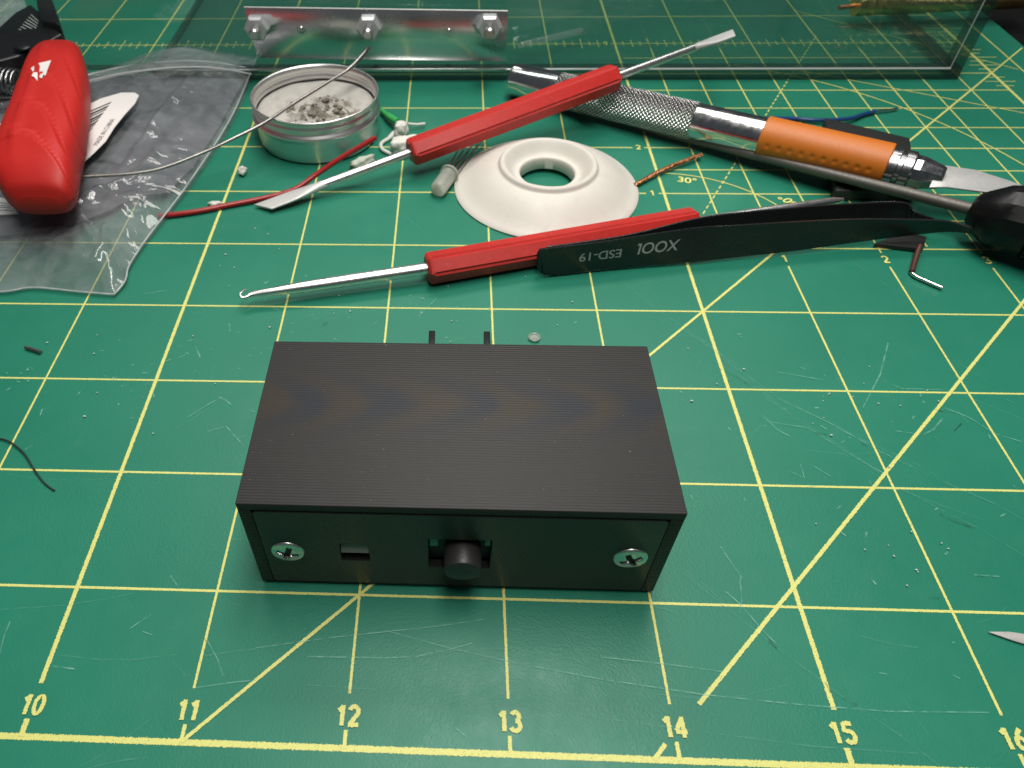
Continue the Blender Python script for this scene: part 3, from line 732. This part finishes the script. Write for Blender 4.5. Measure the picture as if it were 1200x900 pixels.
# ================================================================== white dish
dc = Vector((13.675, 6.12, 0.0))
pr = [(0.0, 1.00), (0.0, 1.035), (0.018, 1.045), (0.034, 1.03), (0.050, 0.99), (0.075, 0.94), (0.115, 0.88), (0.165, 0.81), (0.215, 0.73), (0.248, 0.66), (0.264, 0.61), (0.272, 0.575), (0.276, 0.56), (0.298, 0.552), (0.318, 0.543), (0.328, 0.525), (0.328, 0.50), (0.318, 0.485), (0.296, 0.465), (0.262, 0.435), (0.225, 0.405), (0.198, 0.375), (0.188, 0.35), (0.196, 0.335), (0.198, 0.322), (0.188, 0.312), (0.165, 0.306), (0.06, 0.300), (0.05, 0.31), (0.10, 0.55), (0.05, 0.85), (0.0, 1.00)]
dsh = lathe('escutcheon_ring', pr, dc, (0, 0, 1), m_white, None, 120, disp=lambda s_, a: 0.006 * math.sin(3 * a + 1) if s_ < 0.06 else 0, angle=60)
tag(dsh, 'off-white domed plastic ring with a hole in its middle, between the red handles', 'ring')
dsh.location = (0, 0, 0)

# ================================================================== tin
tc = Vector((10.905, 7.31, 0))
tin = thing('round_tin', 'open round aluminium tin with threaded rim beneath the bent wire', 'tin', tc)
tp = [(0.0, 0.0), (0.0, 0.69), (0.012, 0.725), (0.04, 0.745), (0.10, 0.752), (0.26, 0.756), (0.30, 0.770), (0.325, 0.790), (0.345, 0.796), (0.365, 0.788), (0.385, 0.766), (0.405, 0.758), (0.43, 0.768), (0.45, 0.776), (0.47, 0.768), (0.49, 0.757), (0.515, 0.762), (0.535, 0.778), (0.552, 0.786), (0.562, 0.778), (0.560, 0.765), (0.545, 0.752), (0.49, 0.738), (0.47, 0.752), (0.45, 0.758), (0.43, 0.75), (0.405, 0.738), (0.38, 0.742), (0.345, 0.775), (0.30, 0.75), (0.25, 0.742), (0.05, 0.735), (0.02, 0.70), (0.02, 0.0)]
lathe('tin_body', tp, tc, (0, 0, 1), m_alu, tin, 128, angle=70)
# cleaning paste with lumps and pits
m_paste = rough_mat('grey_beige_paste', (0.46, 0.44, 0.40), 0.8, 0.95, 0, 40, 0.5, 0.01, var=0.85)
n = N(m_paste); o_ = n.obj()
dd = n.n('VectorMath', {0: n.n('Mapping', {0: o_, 1: (-0.20, 0.27, 0), 3: (2.1, 2.7, 0)}).outputs[0]}, operation='LENGTH').outputs[1]
mk = n.math('MULTIPLY', n.ramp(dd, [(0.75, (1, 1, 1)), (1.15, (0, 0, 0))]), n.ramp(n.noise(o_, 9, 2, 0.5), [(0.47, (0, 0, 0)), (0.57, (1, 1, 1))]))
n.set(Base_Color=mixc(n, mk, n.ramp(n.noise(o_, 7, 3), [(0.3, (0.40, 0.38, 0.345)), (0.7, (0.50, 0.48, 0.44))]), (0.19, 0.17, 0.135)))
bm = bmesh.new(); rows = []; K, A_ = 56, 150
def ph(x, y):
    d = math.hypot((x - 0.10) / 0.47, (y + 0.10) / 0.36)
    m_ = max(0, min(1, (1.15 - d) / 0.35))
    q = Vector((x * 6.5, y * 6.5, 3.3))
    hh = 0.010 * noise.noise(q * .4) + m_ * (0.10 * noise.noise(q) + 0.035 * noise.noise(q * 2.1) - 0.01)
    for sx_, sy_ in ((-.42, .12), (-.48, -.02), (-.55, .2), (.35, .2)):
        e = math.hypot(x - sx_, y - sy_) / 0.05
        if e < 2: hh -= 0.035 * math.exp(-e * e)
    return hh
for i in range(K + 1):
    row = []
    for k in range(A_):
        r_ = 0.738 * i / K; a = 2 * math.pi * k / A_; x, y = r_ * math.cos(a), r_ * math.sin(a)
        row.append(bm.verts.new((x, y, ph(x, y) - (0.03 * ((i / K) ** 12)) + 0.012 * noise.noise(Vector((a * 3, 0, 5))) * (i / K) ** 6)))
    rows.append(row)
for i in range(K):
    for k in range(A_): bm.faces.new([rows[i][k], rows[i][(k + 1) % A_], rows[i + 1][(k + 1) % A_], rows[i + 1][k]]).smooth = True
cap = [bm.verts.new((0.70 * math.cos(2 * math.pi * k / A_), 0.70 * math.sin(2 * math.pi * k / A_), -0.34)) for k in range(A_)]
for k in range(A_): bm.faces.new([rows[K][k], rows[K][(k + 1) % A_], cap[(k + 1) % A_], cap[k]])
bm.faces.new(cap)
bmesh.ops.remove_doubles(bm, verts=bm.verts, dist=1e-5); bmesh.ops.recalc_face_normals(bm, faces=bm.faces)
me = bpy.data.meshes.new('soldering_paste'); bm.to_mesh(me); bm.free()
pst = link('soldering_paste', me, m_paste); pst.location = (tc.x, tc.y, 0.385)
tag(pst, 'grey-beige crumbly paste with lumps and pits filling the open tin', 'paste')
m_grain = rough_mat('dark_grain', (0.20, 0.175, 0.14), 0.5, 0.8, 0, 30, 0.5)
bm = bmesh.new(); rg = random.Random(3)
for i in range(58):
    a, r_ = rg.uniform(0, 6.28), math.sqrt(rg.random()); x, y = 0.10 + 0.50 * r_ * math.cos(a), -0.09 + 0.38 * r_ * math.sin(a)
    if math.hypot(x, y) > 0.66: continue
    s_ = rg.uniform(0.012, 0.042); b_ = bmesh.ops.create_icosphere(bm, subdivisions=1, radius=1)
    for v in b_['verts']:
        v.co = Vector((v.co.x * s_ * rg.uniform(.8, 1.4), v.co.y * s_ * rg.uniform(.8, 1.4), v.co.z * s_ * .8)) + Vector((x, y, ph(x, y) + s_ * .2))
me = bpy.data.meshes.new('paste_grains'); bm.to_mesh(me); bm.free()
gr_ = link('paste_grains', me, m_grain, None); gr_.parent = pst; gr_['kind'] = 'stuff'

# ================================================================== wires
wr = tube('bent_steel_wire', curve_pts([at(431, 56, .78), at(427, 62, .77), at(410, 80, .70), at(385, 96, .65), at(340, 124, .60), at(310, 144, .58), at(270, 164, .52), at(240, 178, .46), at(190, 197, .40), at(150, 204, .40), at(110, 206.5, .42), at(80, 208, .44)], 6),
          [0.028] * 13 + [0.019] * 54, m_wire, None, 12)
tag(wr, 'long bent grey steel wire resting across the tin rim and the plastic bag', 'wire')
rw = tube('red_wire', curve_pts([at(186, 253.5, .03), at(200, 252, .035), at(230, 248, .035), at(265, 241, .035), at(310, 232, .04), at(345, 222, .075), at(370, 205, .16), at(400, 185, .30), at(441, 161, .48)], 7), 0.030, m_redw, None, 14)
tag(rw, 'dark red insulated wire curving up from the mat in front of the tin', 'wire')
bw = thing('blue_wire', 'blue insulated wire with a bare silver end behind the knife grip', 'wire', at(893, 140, 0))
tube('insulation', curve_pts([at(893, 139, .035), at(930, 139, .035), at(960, 141, .05), at(995, 139, .06), at(1012, 134, .04), at(1025, 131, .035)], 6), 0.026, m_blue, bw)
tube('bare_end', [at(1024, 131, .035), at(1040, 129, .035), at(1052, 127.5, .03)], 0.016, m_chrome, bw)
cb = thing('copper_braid', 'frayed strand of braided copper wire leading from the white ring to the rod', 'wire', at(745, 215, 0))
ax = [at(744, 217, .04), at(775, 200, .05), at(822, 181, .07)]; axc = curve_pts(ax, 30)
for k in range(5):
    pts = []
    for i, p in enumerate(axc):
        d = (axc[min(i + 1, len(axc) - 1)] - axc[max(i - 1, 0)]); X, Y = frame_of(d); a = i * 0.42 + k * 2 * math.pi / 5
        pts.append(p + (X * math.cos(a) + Y * math.sin(a)) * 0.017)
    tube('copper_strand', pts, 0.011, m_copper, cb, 6)

# ================================================================== LED
l0, l1 = at(512, 224, .10), at(527, 203, .10)
ld = thing('frosted_led', 'small frosted LED with four long leads lying left of the white ring', 'LED', (l0.x, l0.y, 0))
LD = (l1 - l0).normalized(); LL = (l1 - l0).length
lathe('lens', [(0, 0), (0.003, 0.04), (0.012, 0.07), (0.035, 0.088), (0.06, 0.092), (LL - .04, 0.094), (LL - .037, 0.112), (LL, 0.112), (LL, 0)], l0, LD, m_led, ld, 40, angle=50)
X, Y = frame_of(LD)
for k in (-1.5, -.5, .5, 1.5):
    q = l1 + X * k * 0.045; tube('lead', [q - LD * .02, q + LD * .35 + X * k * .01, q + LD * 1.0 + X * k * .03], 0.010, m_dsteel, ld, 8)

# ================================================================== white scraps by the tin
cn = thing('white_plug', 'small torn white plastic plug between the tin and the red handle', 'connector', at(470, 170, 0))
def chunk(nm, c, r, seed):
    o = blob(nm, (0, 0, 0), (1, 1, 1), m_wbit, cn, seed, .0, 4)
    for v in o.data.vertices:
        q = v.co.copy(); m_ = max(abs(q.x), abs(q.y), abs(q.z)); q = q / m_ * .45 + q * .55
        q *= 1 + .30 * noise.noise(q * 1.3 + Vector((seed * 5, 1, 2))) + .12 * noise.noise(q * 4 + Vector((seed, 0, 0)))
        v.co = Vector((q.x * r[0], q.y * r[1], q.z * r[2])) + Vector(c)
chunk('plug_body', at(470, 152, .10), (.085, .085, .10), 1)
chunk('plug_body', at(471, 171, .10), (.13, .10, .10), 2)
blob('plug_wing', at(486, 162, .12), (.14, .05, .04), m_wbit, cn, 3, .3, 3, 1.3)
tube('green_stub', curve_pts([at(446, 128, .06), at(455, 136, .09), at(466, 143, .12)], 5), [0.032] * 5 + [0.045] * 6, m_greenw, cn)
tube('white_stub', curve_pts([at(478, 145, .09), at(488, 146, .06), at(498, 145, .05)], 5), 0.018, m_wbit, cn)
ww = tube('curled_white_wire', curve_pts([at(462, 156, .05), at(456, 162, .03), at(447, 168, .03), at(448, 175, .03), at(459, 181, .03)], 6), [0.034] * 6 + [0.024] * 19, m_wbit, None)
tag(ww, 'short curled white wire between the tin and the white plug', 'wire')
c1 = blob('torn_plastic_chip', at(425, 190, .06), (.155, .07, .06), mat('translucent_chip', (.5, .55, .45), .35), None, 5, .55, 3, 1.4, 0.55)
tag(c1, 'translucent torn plastic chip in front of the tin beside the steel shaft', 'plastic bit')
c2 = blob('white_crumb', at(284, 200, .05), (.055, .065, .05), m_wbit, None, 6, .4, 3, 1.3)
tag(c2, 'white crumb on the mat between the plastic bag and the tin', 'crumb')
c3 = blob('white_crumb', at(252, 239, .02), (.075, .035, .03), m_wbit, None, 9, .5, 3, 1.5)
tag(c3, 'flat white crumb touching the red wire near the plastic bag', 'crumb')
bt_ = tube('dark_wire_offcut', [at(30, 407, .02), at(48, 413, .02)], 0.018, m_dsteel, None, 10); tag(bt_, 'tiny dark wire offcut on the mat at the left below the bag', 'wire offcut')
hr = tube('dark_fibre', curve_pts([at(-12, 513, .01), at(8, 516, .02), at(27, 530, .02), at(40, 550, .02), at(52, 566, .012), at(64, 575, .01)], 6), 0.0075, m_hair, None, 6)
tag(hr, 'thin dark curved fibre lying on the mat at the left edge', 'fibre')
sv = prism('scuff_sliver', [at(1157, 741, .008), at(1182, 741, .008), at(1215, 746, .008), at(1215, 760, .008), at(1185, 751, .008)], (0, 0, .012), rough_mat('pale_scuff', (.60, .58, .55), .5, .7, 0, 22, .6, .01, var=.35), None, .002, 1)  # thin flat piece added in place of a pale scuff in the mat
tag(sv, 'pointed pale sliver standing in for a scuff in the mat at the right edge', 'scuff')
fl = bmesh.new(); rf = random.Random(11)
for i in range(90):
    c_ = rf.choice([(510, 357), (395, 370), (640, 345), (1010, 470), (180, 460), (850, 420), (1040, 650), (240, 300), (600, 500), (110, 400)])
    p = at(c_[0] + rf.gauss(0, 45), c_[1] + rf.gauss(0, 22), 0.012); s_ = rf.uniform(.003, .0085)
    b_ = bmesh.ops.create_icosphere(fl, subdivisions=1, radius=s_)
    for v in b_['verts']: v.co = Vector((v.co.x * rf.uniform(.7, 2), v.co.y, v.co.z)) + p
me = bpy.data.meshes.new('debris_flecks'); fl.to_mesh(me); fl.free()
o = link('debris_flecks', me, m_wbit); tag(o, 'tiny pale plastic flecks scattered over the mat', 'debris', None, 'stuff')

# ================================================================== black scraps and pin
bp = prism('black_plastic_piece', [at(962, 150, 0), at(1060, 174, 0), at(1068, 236, 0), at(974, 236, 0)], (0, 0, .14), m_blackm, None, .012, 2)
tag(bp, 'black printed plastic piece sticking out behind the orange knife grip', 'plastic part')
wd = prism('black_wedge', [at(1022, 290, 0), at(1079, 297, 0), at(1083, 283, 0), at(1060, 276, 0)], (0, 0, .06), m_blackm, None, .008, 2)
tag(wd, 'small black wedge poking out under the front tweezer arm', 'plastic part')
pn = thing('bent_pin', 'bent pin with brown sleeve and bare silver end below the tweezers', 'pin', at(1070, 320, 0))
tube('brown_sleeve', [at(1078, 288, .09), at(1073, 303, .05), at(1068.5, 319, .035)], 0.028, m_brown, pn)
tube('silver_end', curve_pts([at(1073, 306, .035), at(1068.5, 320, .03), at(1085, 329, .03), at(1104, 337, .03)], 4), 0.019, m_chrome, pn)

# ================================================================== acrylic case at the back
ac = thing('acrylic_case', 'clear thick acrylic case standing across the back of the mat', 'case', (14.2, 8.86, 0))
AX0, AX1, AY = 8.35, 19.45, 8.80
th = 0.17
def slab(name, a, b, edge_axis):
    """clear slab whose narrow faces use the darker edge material"""
    o = box(name, a, b, m_acr, ac); o.data.materials.append(m_acr_edge)
    for p_ in o.data.polygons:
        ax_ = max(range(3), key=lambda i: abs(p_.normal[i]))
        if ax_ != edge_axis: p_.material_index = 1
    return o
slab('base_plate', (AX0, AY, 0.008), (AX1, 14.8, 0.155), 2)
slab('front_wall', (6.0, AY + .004, .157), (AX1 - th, AY + .004 + th, 3.4), 1)
slab('side_wall', (AX1 - th + .002, AY + .004, .157), (AX1 - .002, 14.7, 3.4), 0)
tube('glued_joint', [(AX0, AY - .004, .160), (AX1 - th, AY - .004, .160)], 0.015, m_seam, ac, 6)
tube('glued_joint', [(AX1 - th, AY + .0, .16), (AX1 - th, AY + .0, 3.4)], 0.007, m_seam, ac, 6)
# bracket
br = thing('aluminium_bracket', 'shiny aluminium strip with three hex nuts fixed to the clear case', 'bracket', (11.6, 8.75, 0.2))
YB = AY - 0.03
plate = prism('plate', [aty(286, 8.5, YB - .06), aty(595, 13, YB - .06), aty(594, 72, YB), aty(302, 68, YB)], (0, .028, 0), m_plate, br, .004, 1)
tube('rolled_edge', [aty(286, 8.5, YB - .05), aty(595, 13, YB - .05)], .010, m_ground, br, 8)
box('lower_flange', (aty(302, 70, YB).x, YB - .05, .166), (aty(594, 70, YB).x, YB - .002, .205), m_steel, br, .004)
for u, v in ((303, 33), (433, 33), (573, 32)):
    p = aty(u, v, YB - .04)
    p.z += 0.035
    nt = lathe('hex_nut', [(0, .17), (.11, .17), (.14, .14), (.14, .05)], p, (0, -1, 0), m_nut, br, 6, sm=False)
    lathe('washer_face', [(.138, .13), (.15, .13), (.154, .125), (.154, .08), (.12, .075)], p, (0, -1, 0), m_nut, br, 32).parent = br
    lathe('bolt_end', [(.10, .07), (.29, .07), (.315, .05), (.315, 0)], p, (0, -1, 0), m_steel, br, 24)
for u, v, r_ in ((353, 33, .05), (526, 36, .06)):
    p = aty(u, v, YB - .032)
    lathe('rivet', [(-.005, r_ + .025), (.006, r_ + .02), (.008, r_), (-.01, r_ * .8), (.03, r_ * .4), (.04, 0)], p, (0, -1, 0), m_steel, br, 24)
for u in (356, 440, 525):
    p = aty(u, 71, YB)
    prism('notch', [(p.x - .09, YB - .006, .19), (p.x + .09, YB - .006, .19), (p.x + .02, YB - .006, .225), (p.x, YB - .006, .255), (p.x - .02, YB - .006, .225)], (0, .004, 0), m_black, br)
# clear stick and brass rod inside the case
cs = tube('clear_stick', [at(608, 53, .20), at(682, 36, .20)], .045, m_rod, None, 14); tag(cs, 'short clear plastic stick lying inside the acrylic case near the bracket', 'plastic stick')
bs = thing('brass_rod', 'brass rod with a thin tip lying inside the acrylic case at top right', 'rod', at(1000, 5, .155))
a_, b_ = at(1002, 6, .31), at(1200, -3, .31)
tube('rod_body', [a_, b_], .15, m_brass, bs, 28)
tube('rod_tip', [at(983, 9, .28), at(1006, 6, .30)], .035, m_copper, bs, 16)

# ================================================================== zip bag, left
bagT = thing('zip_bag', 'crumpled clear zip bag lying flat under the red tool', 'plastic bag', at(150, 250, 0))
topc = curve_pts([at(-130, 120, .10), at(20, 105, .10), at(100, 86, .11), at(150, 71, .12), at(205, 54, .13), at(260, 61, .12), at(301, 68, .11)], 12)
rgt = curve_pts([at(301, 68, .11), at(278, 124, .10), at(256, 164, .09), at(223, 213, .08), at(201, 243, .07), at(171, 282, .06), at(152, 312, .05), at(147, 330, .045), at(134, 346, .03)], 12)
botc = curve_pts([at(-190, 350, .03), at(-90, 345, .03), at(0, 343, .03), at(40, 338, .03), at(95, 343, .03), at(134, 346, .03)], 12)
lftc = curve_pts([at(-130, 120, .1), at(-190, 350, .03)], 12)
def samp(Cv, t):
    x = t * (len(Cv) - 1); i = min(int(x), len(Cv) - 2); return Cv[i].lerp(Cv[i + 1], x - i)
def coons(s_, t_):
    a = samp(topc, s_).lerp(samp(botc, s_), t_) + samp(lftc, t_).lerp(samp(rgt, t_), s_)
    b = topc[0].lerp(topc[-1], s_).lerp(botc[0].lerp(botc[-1], s_), t_)
    return a - b
def crease(p, A, B, w, h):
    A, B = Vector(A[:2]), Vector(B[:2]); q = Vector(p[:2]); d = B - A; t = max(0, min(1, (q - A).dot(d) / d.dot(d))); e = (q - (A + d * t)).length / w
    return h * math.exp(-e * e) * (math.sin(math.pi * min(1, max(0, t))) * .7 + .3)
creases = [(at(-20, 276), at(75, 268), .07, .06), (at(75, 268), at(168, 226), .07, .07), (at(168, 226), at(200, 190), .07, .05), (at(178, 98), at(110, 215), .05, .05), (at(238, 103), at(150, 220), .06, .06), (at(290, 95), at(255, 170), .05, .03),
           (at(130, 288), at(138, 335), .05, .10), (at(95, 262), at(128, 320), .06, .07), (at(150, 300), at(110, 330), .04, .05), (at(20, 300), at(110, 325), .07, .04), (at(120, 240), at(170, 270), .05, .04), (at(60, 250), at(200, 250), .05, .03)]
def bagz(p, s_, t_):
    e = min(1, 6 * min(1 - s_, 1 - t_, t_ + .02)); e = e * e * (3 - 2 * e)
    z = p.z + e * (0.17 + 0.05 * noise.noise(Vector((p.x * 1.1, p.y * 1.1, 0))) + 0.035 * noise.noise(Vector((p.x * 3.1, p.y * 2.6, 4))))
    z += e * 0.012 * noise.noise(Vector((p.x * 9, p.y * 8, 2)))
    for a, b, w, h in creases: z += crease(p, a, b, w, h) * e
    return z
NS, NT = 170, 130
vs, fs = [], []   # top sheet
for j in range(NT + 1):
    for i in range(NS + 1):
        p = coons(i / NS, j / NT); vs.append((p.x, p.y, max(.02, bagz(p, i / NS, j / NT))))
for j in range(NT):
    for i in range(NS): a = j * (NS + 1) + i; fs.append((a, a + NS + 1, a + NS + 2, a + 1))
link('top_film', pyd('top_film', vs, fs), m_film, bagT, True)
vs2 = [(v[0], v[1], min(v[2] - .004, 0.022 + 0.10 * max(0, (v[2] - .15)))) for v in vs]
link('bottom_film', pyd('bottom_film', vs2, fs), m_film, bagT, True)
# lip band above the zip and the two zip ridges
def bagpt(u, v, dz=.012):
    p = at(u, v, .1); best = min(range(0, len(vs)), key=lambda i: (vs[i][0] - p.x) ** 2 + (vs[i][1] - p.y) ** 2)
    z = vs[best][2]; q = at(u, v, z)
    best = min(range(0, len(vs)), key=lambda i: (vs[i][0] - q.x) ** 2 + (vs[i][1] - q.y) ** 2)
    return at(u, v, vs[best][2] + dz)
def strip(name, up, dn, m, dz=.012, k=8):
    U = curve_pts([bagpt(*q, dz=dz) for q in up], k); Dn = curve_pts([bagpt(*q, dz=dz) for q in dn], k); v_, f_ = [], []
    for a, b in zip(U, Dn): v_ += [a, (a + b) / 2 + Vector((0, 0, .012)), b]
    for i in range(len(U) - 1):
        for j in (0, 1): q = 3 * i + j; f_.append((q, q + 3, q + 4, q + 1))
    return link(name, pyd(name, v_, f_), m, bagT, True)
strip('zip_lip', [(98, 88), (150, 73), (205, 56), (255, 62), (299, 70)], [(104, 98), (150, 87), (210, 79), (255, 79), (294, 86)], m_lip)
tube('zip_ridge', curve_pts([bagpt(*q, dz=.02) for q in ((100, 89), (150, 78), (210, 72), (255, 74), (297, 82))], 8), .018, m_seam, bagT, 8)
tube('zip_ridge', curve_pts([bagpt(*q, dz=.02) for q in ((103, 95), (150, 85), (210, 79), (255, 80), (295, 87))], 8), .012, m_seam, bagT, 8)
tube('side_seam', [p + Vector((0, 0, .012)) for p in rgt], .009, m_seam, bagT, 6)
tube('bottom_seam', [p + Vector((0, 0, .012)) for p in botc[20:]], .008, m_seam, bagT, 6)
# grey sheet inside
po = [(20, 88), (150, 90), (288, 92), (258, 145), (226, 196), (196, 226), (160, 232), (120, 250), (70, 268), (10, 276), (-90, 280), (-110, 130)]
bm = bmesh.new(); v_ = [bm.verts.new(at(u, v, .10)) for u, v in po]; f = bm.faces.new(v_)
bmesh.ops.triangulate(bm, faces=[f])
for _ in range(5): bmesh.ops.subdivide_edges(bm, edges=bm.edges, cuts=1, use_grid_fill=True) if _ < 4 else None
for v in bm.verts: v.co.z = .10 + .02 * noise.noise(v.co * 1.6)
for f in bm.faces: f.smooth = True
me = bpy.data.meshes.new('grey_sheet'); bm.to_mesh(me); bm.free()
o = link('grey_sheet', me, m_pouch); tag(o, 'smooth dark grey sheet inside the clear zip bag', 'sheet')
# paper label with bar code
lb = thing('paper_label', 'white paper label with bar code showing beside the red tool in the bag', 'label', at(130, 150, .15))
zl = .36
outl = [(96, 133), (104, 123), (118, 116), (142, 109), (158, 109), (163, 112), (158, 122), (146, 135), (134, 150), (124, 166), (110, 180), (92, 196), (80, 200), (78, 160)]
prism('label_paper', [at(u, v, zl) for u, v in outl], (0, 0, .006), m_paper, lb)
vv, ff = [], []
for k in range(8):
    f0 = (k + .15) / 8; f1 = f0 + (.050, .075, .045, .085, .06, .08, .045, .06)[k]
    q = []
    for f_ in (f0, f1):
        q.append((at(104, 130, zl + .01).lerp(at(99, 160, zl + .01), f_), at(131, 118.5, zl + .01).lerp(at(107, 152, zl + .01), f_)))
    i = len(vv); vv += [q[0][0], q[0][1], q[1][1], q[1][0]]; ff.append((i, i + 1, i + 2, i + 3))
link('bar_code', pyd('bar_code', vv, ff), m_ink_k, lb)
p0, p1 = at(108, 176, zl + .011), at(136, 134, zl + .011); d = (p1 - p0).normalized(); Yv = Vector((0, 0, 1)).cross(d)
Mx = Matrix(((d.x, Yv.x, 0, 0), (d.y, Yv.y, 0, 0), (0, 0, 1, 0), (0, 0, 0, 1)))
text('label_text', 'MADE IN CHINA', Matrix.Translation((p0 + p1) / 2) @ Mx, .085, mat('grey_type', (.25, .25, .25), .6), lb, 0)
text('label_text', '44', Matrix.Translation(at(99, 166, zl + .011)) @ Mx, .10, m_ink_k, lb, .002)
# second label end under the handle, left
l2 = prism('paper_slip', [at(-20, 228, .14), at(6, 233, .14), at(22, 251, .14), at(-20, 253, .14)], (0, 0, .006), m_paper); tag(l2, 'white paper slip under the lower end of the red handle at the left edge', 'paper')
vv, ff = [], []
for t in (.25, .4, .52, .7):
    a, b = at(-20, 228 + 25 * t, .148), at(6 + 14 * t, 234 + 18 * t, .148); q = Vector((0, -.012, 0)); i = len(vv); vv += [a, b, b + q, a + q]; ff.append((i, i + 1, i + 2, i + 3))
link('slip_print', pyd('slip_print', vv, ff), m_ink_k, None).parent = l2
tl = prism('film_scrap', [at(-30, -20, .5), at(26, -10, .5), at(37, 30, .35), at(39, 44, .3), at(10, 60, .25), at(-30, 70, .25)], (0, 0, .006), m_lip); tag(tl, 'corner of thin pale film at the top left above the black tool head', 'film')

# ================================================================== red handled tool, far left
rt = thing('red_handled_tool', 'red rubber handled hand tool with black spring-loaded head lying on the bag', 'hand tool', at(50, 240, 0))
# sections: (left px, right px, v, z) on the widest height of the grip
zc = 0.66
secs = [(64, 82, 58, .60), (52, 94, 62, .62), (44, 98, 68, .64), (36, 101, 80, .66), (30, 103, 95, .66), (25, 103, 112, .66), (20, 102, 130, .66), (14, 100, 148, .66), (8, 97, 165, .66), (3, 93, 182, .66), (-1, 89.5, 197, .66), (-3, 88.5, 208, .66), (-2, 87, 218, .66), (3, 84, 227, .65), (10, 79, 234, .64), (20, 70, 239, .62)]
L_ = curve_pts([at(a, v, z) for a, b, v, z in secs], 14); R_ = curve_pts([at(b, v, z) for a, b, v, z in secs], 14)
Hs = curve_pts([Vector((h, 0, 0)) for h in (.08, .17, .22, .26, .28, .29, .30, .31, .32, .33, .33, .32, .29, .24, .17, .08)], 14)
vs, fs = [], []; M_ = 72; n_ = len(L_)
grooves = [.36, .54, .70, .86]
for i in range(n_):
    a, b, h = L_[i], R_[i], Hs[i].x; c_ = (a + b) / 2; X = (b - a) / 2; t = i / (n_ - 1)
    for k in range(M_):
        q = 2 * math.pi * k / M_; cx, sz = math.cos(q), math.sin(q)
        ex = 0.66
        cx, sz = math.copysign(abs(cx) ** ex, cx), math.copysign(abs(sz) ** ex, sz)
        g_ = 1.0
        # overlapping rubber bands that slope down to the right flank
        if sz > -.3:
            f_ = t - 0.22 * max(0, cx + .1) ** 1.6
            for gi, gt in enumerate((.17, .33, .47, .61)):
                e = (f_ - gt) / .008
                if cx > -.45: g_ += (0.15 / (1 + math.exp(-max(-20, min(20, e * 3)))) * math.exp(-max(0, f_ - gt) / .09) - 0.09 * math.exp(-e * e * .5)) * min(1, (cx + .45) / .15)
            if cx <= -.28 and .35 < t < .66: g_ += 0.05
        vs.append(c_ + X * cx * (1 + (g_ - 1) * .5) + Vector((0, 0, 1)) * sz * h * g_)
for i in range(n_ - 1):
    for k in range(M_): fs.append((i * M_ + k, i * M_ + (k + 1) % M_, (i + 1) * M_ + (k + 1) % M_, (i + 1) * M_ + k))
fs.append(tuple(range(M_))); fs.append(tuple(range((n_ - 1) * M_, n_ * M_)))
me = pyd('grip', vs, fs); bmf(me); grip = link('grip', me, m_rubber, rt, True)
grip_v = [Vector(v) for v in vs]
def gz(u, v, dz=.006):
    """point on the grip's upper surface at a photo pixel"""
    z = .9
    for _ in range(14):
        p = at(u, v, z); near = sorted(((q.x - p.x) ** 2 + (q.y - p.y) ** 2, q.z) for q in grip_v if q.z > .6)[:4]
        z = .5 * z + .5 * (sum(q[1] for q in near) / 4)
    return at(u, v, z + dz)
bolt = [[(36, 80), (40, 77), (40, 84), (44, 85), (44, 95), (40, 90), (37, 89), (39, 85)], [(45, 74), (60, 70.5), (57, 78), (53, 89), (51, 87), (49, 92), (46, 90), (48, 84), (46, 84), (47, 78)]]
for pl in bolt:
    me = pyd('white_mark', [gz(u, v, .012) for u, v in pl], [tuple(range(len(pl)))]); bm = bmesh.new(); bm.from_mesh(me); bmesh.ops.triangulate(bm, faces=bm.faces); bmesh.ops.recalc_face_normals(bm, faces=bm.faces); bm.to_mesh(me); bm.free()
    link('white_mark', me, m_paper, rt)
# head
prism('jaw_plate', [at(-40, 70, .45), at(0, 47, .5), at(22, 26, .5), at(40, 16, .5), at(53, 27, .5), at(62, 40, .5), at(40, 60, .5), at(-40, 95, .45)], (0, 0, .14), m_black, rt, .03, 3)
prism('latch', [at(50, 14, .5), at(66, 13, .5), at(73, 33, .5), at(79, 54, .5), at(58, 50, .5), at(52, 30, .5)], (0, 0, .30), m_black, rt, .03, 3)
prism('pivot_cover', [at(-30, 88, .45), at(5, 62, .5), at(35, 52, .5), at(68, 50, .5), at(80, 58, .5), at(50, 74, .45), at(30, 84, .45), at(-30, 100, .45)], (0, 0, .22), m_black, rt, .035, 3)
blob('pivot_knob', at(26, 55, .72), (.12, .10, .03), m_black, rt, 4, .05, 3)
for k in range(7):
    w_ = k / 6
    a, b = at(22 + 14 * w_, 34 - 17 * w_, .648), at(40 + 5 * w_, 41 - 16 * w_, .648); q = Vector((-0.002, .009, 0))
    me = pyd('scale_mark', [a - q, b - q, b + q, a + q], [(0, 1, 2, 3)]); link('scale_mark', me, m_paper, rt)
sp = []
for i in range(9 * 16 + 1):
    a = 2 * math.pi * i / 16; t = i / (9 * 16); c_ = at(-22, 92, .40).lerp(at(27, 99, .40), t)
    X = (at(27, 99, .40) - at(-22, 92, .40)).normalized(); S_ = Vector((-X.y, X.x, 0))
    sp.append(c_ + (S_ * math.cos(a) + Vector((0, 0, 1)) * math.sin(a)) * .17)
tube('spring', sp, .021, m_gun, rt, 8)
prism('lower_arm', [at(-40, 118, .2), at(17, 116, .2), at(18, 124, .2), at(-40, 130, .2)], (0, 0, .12), m_black, rt, .02, 2)
wl = tube('white_wire_end', [at(-20, 136, .3), at(10, 152, .25)], .02, m_wbit, None, 8); tag(wl, 'end of a white wire poking out left of the red handle', 'wire')
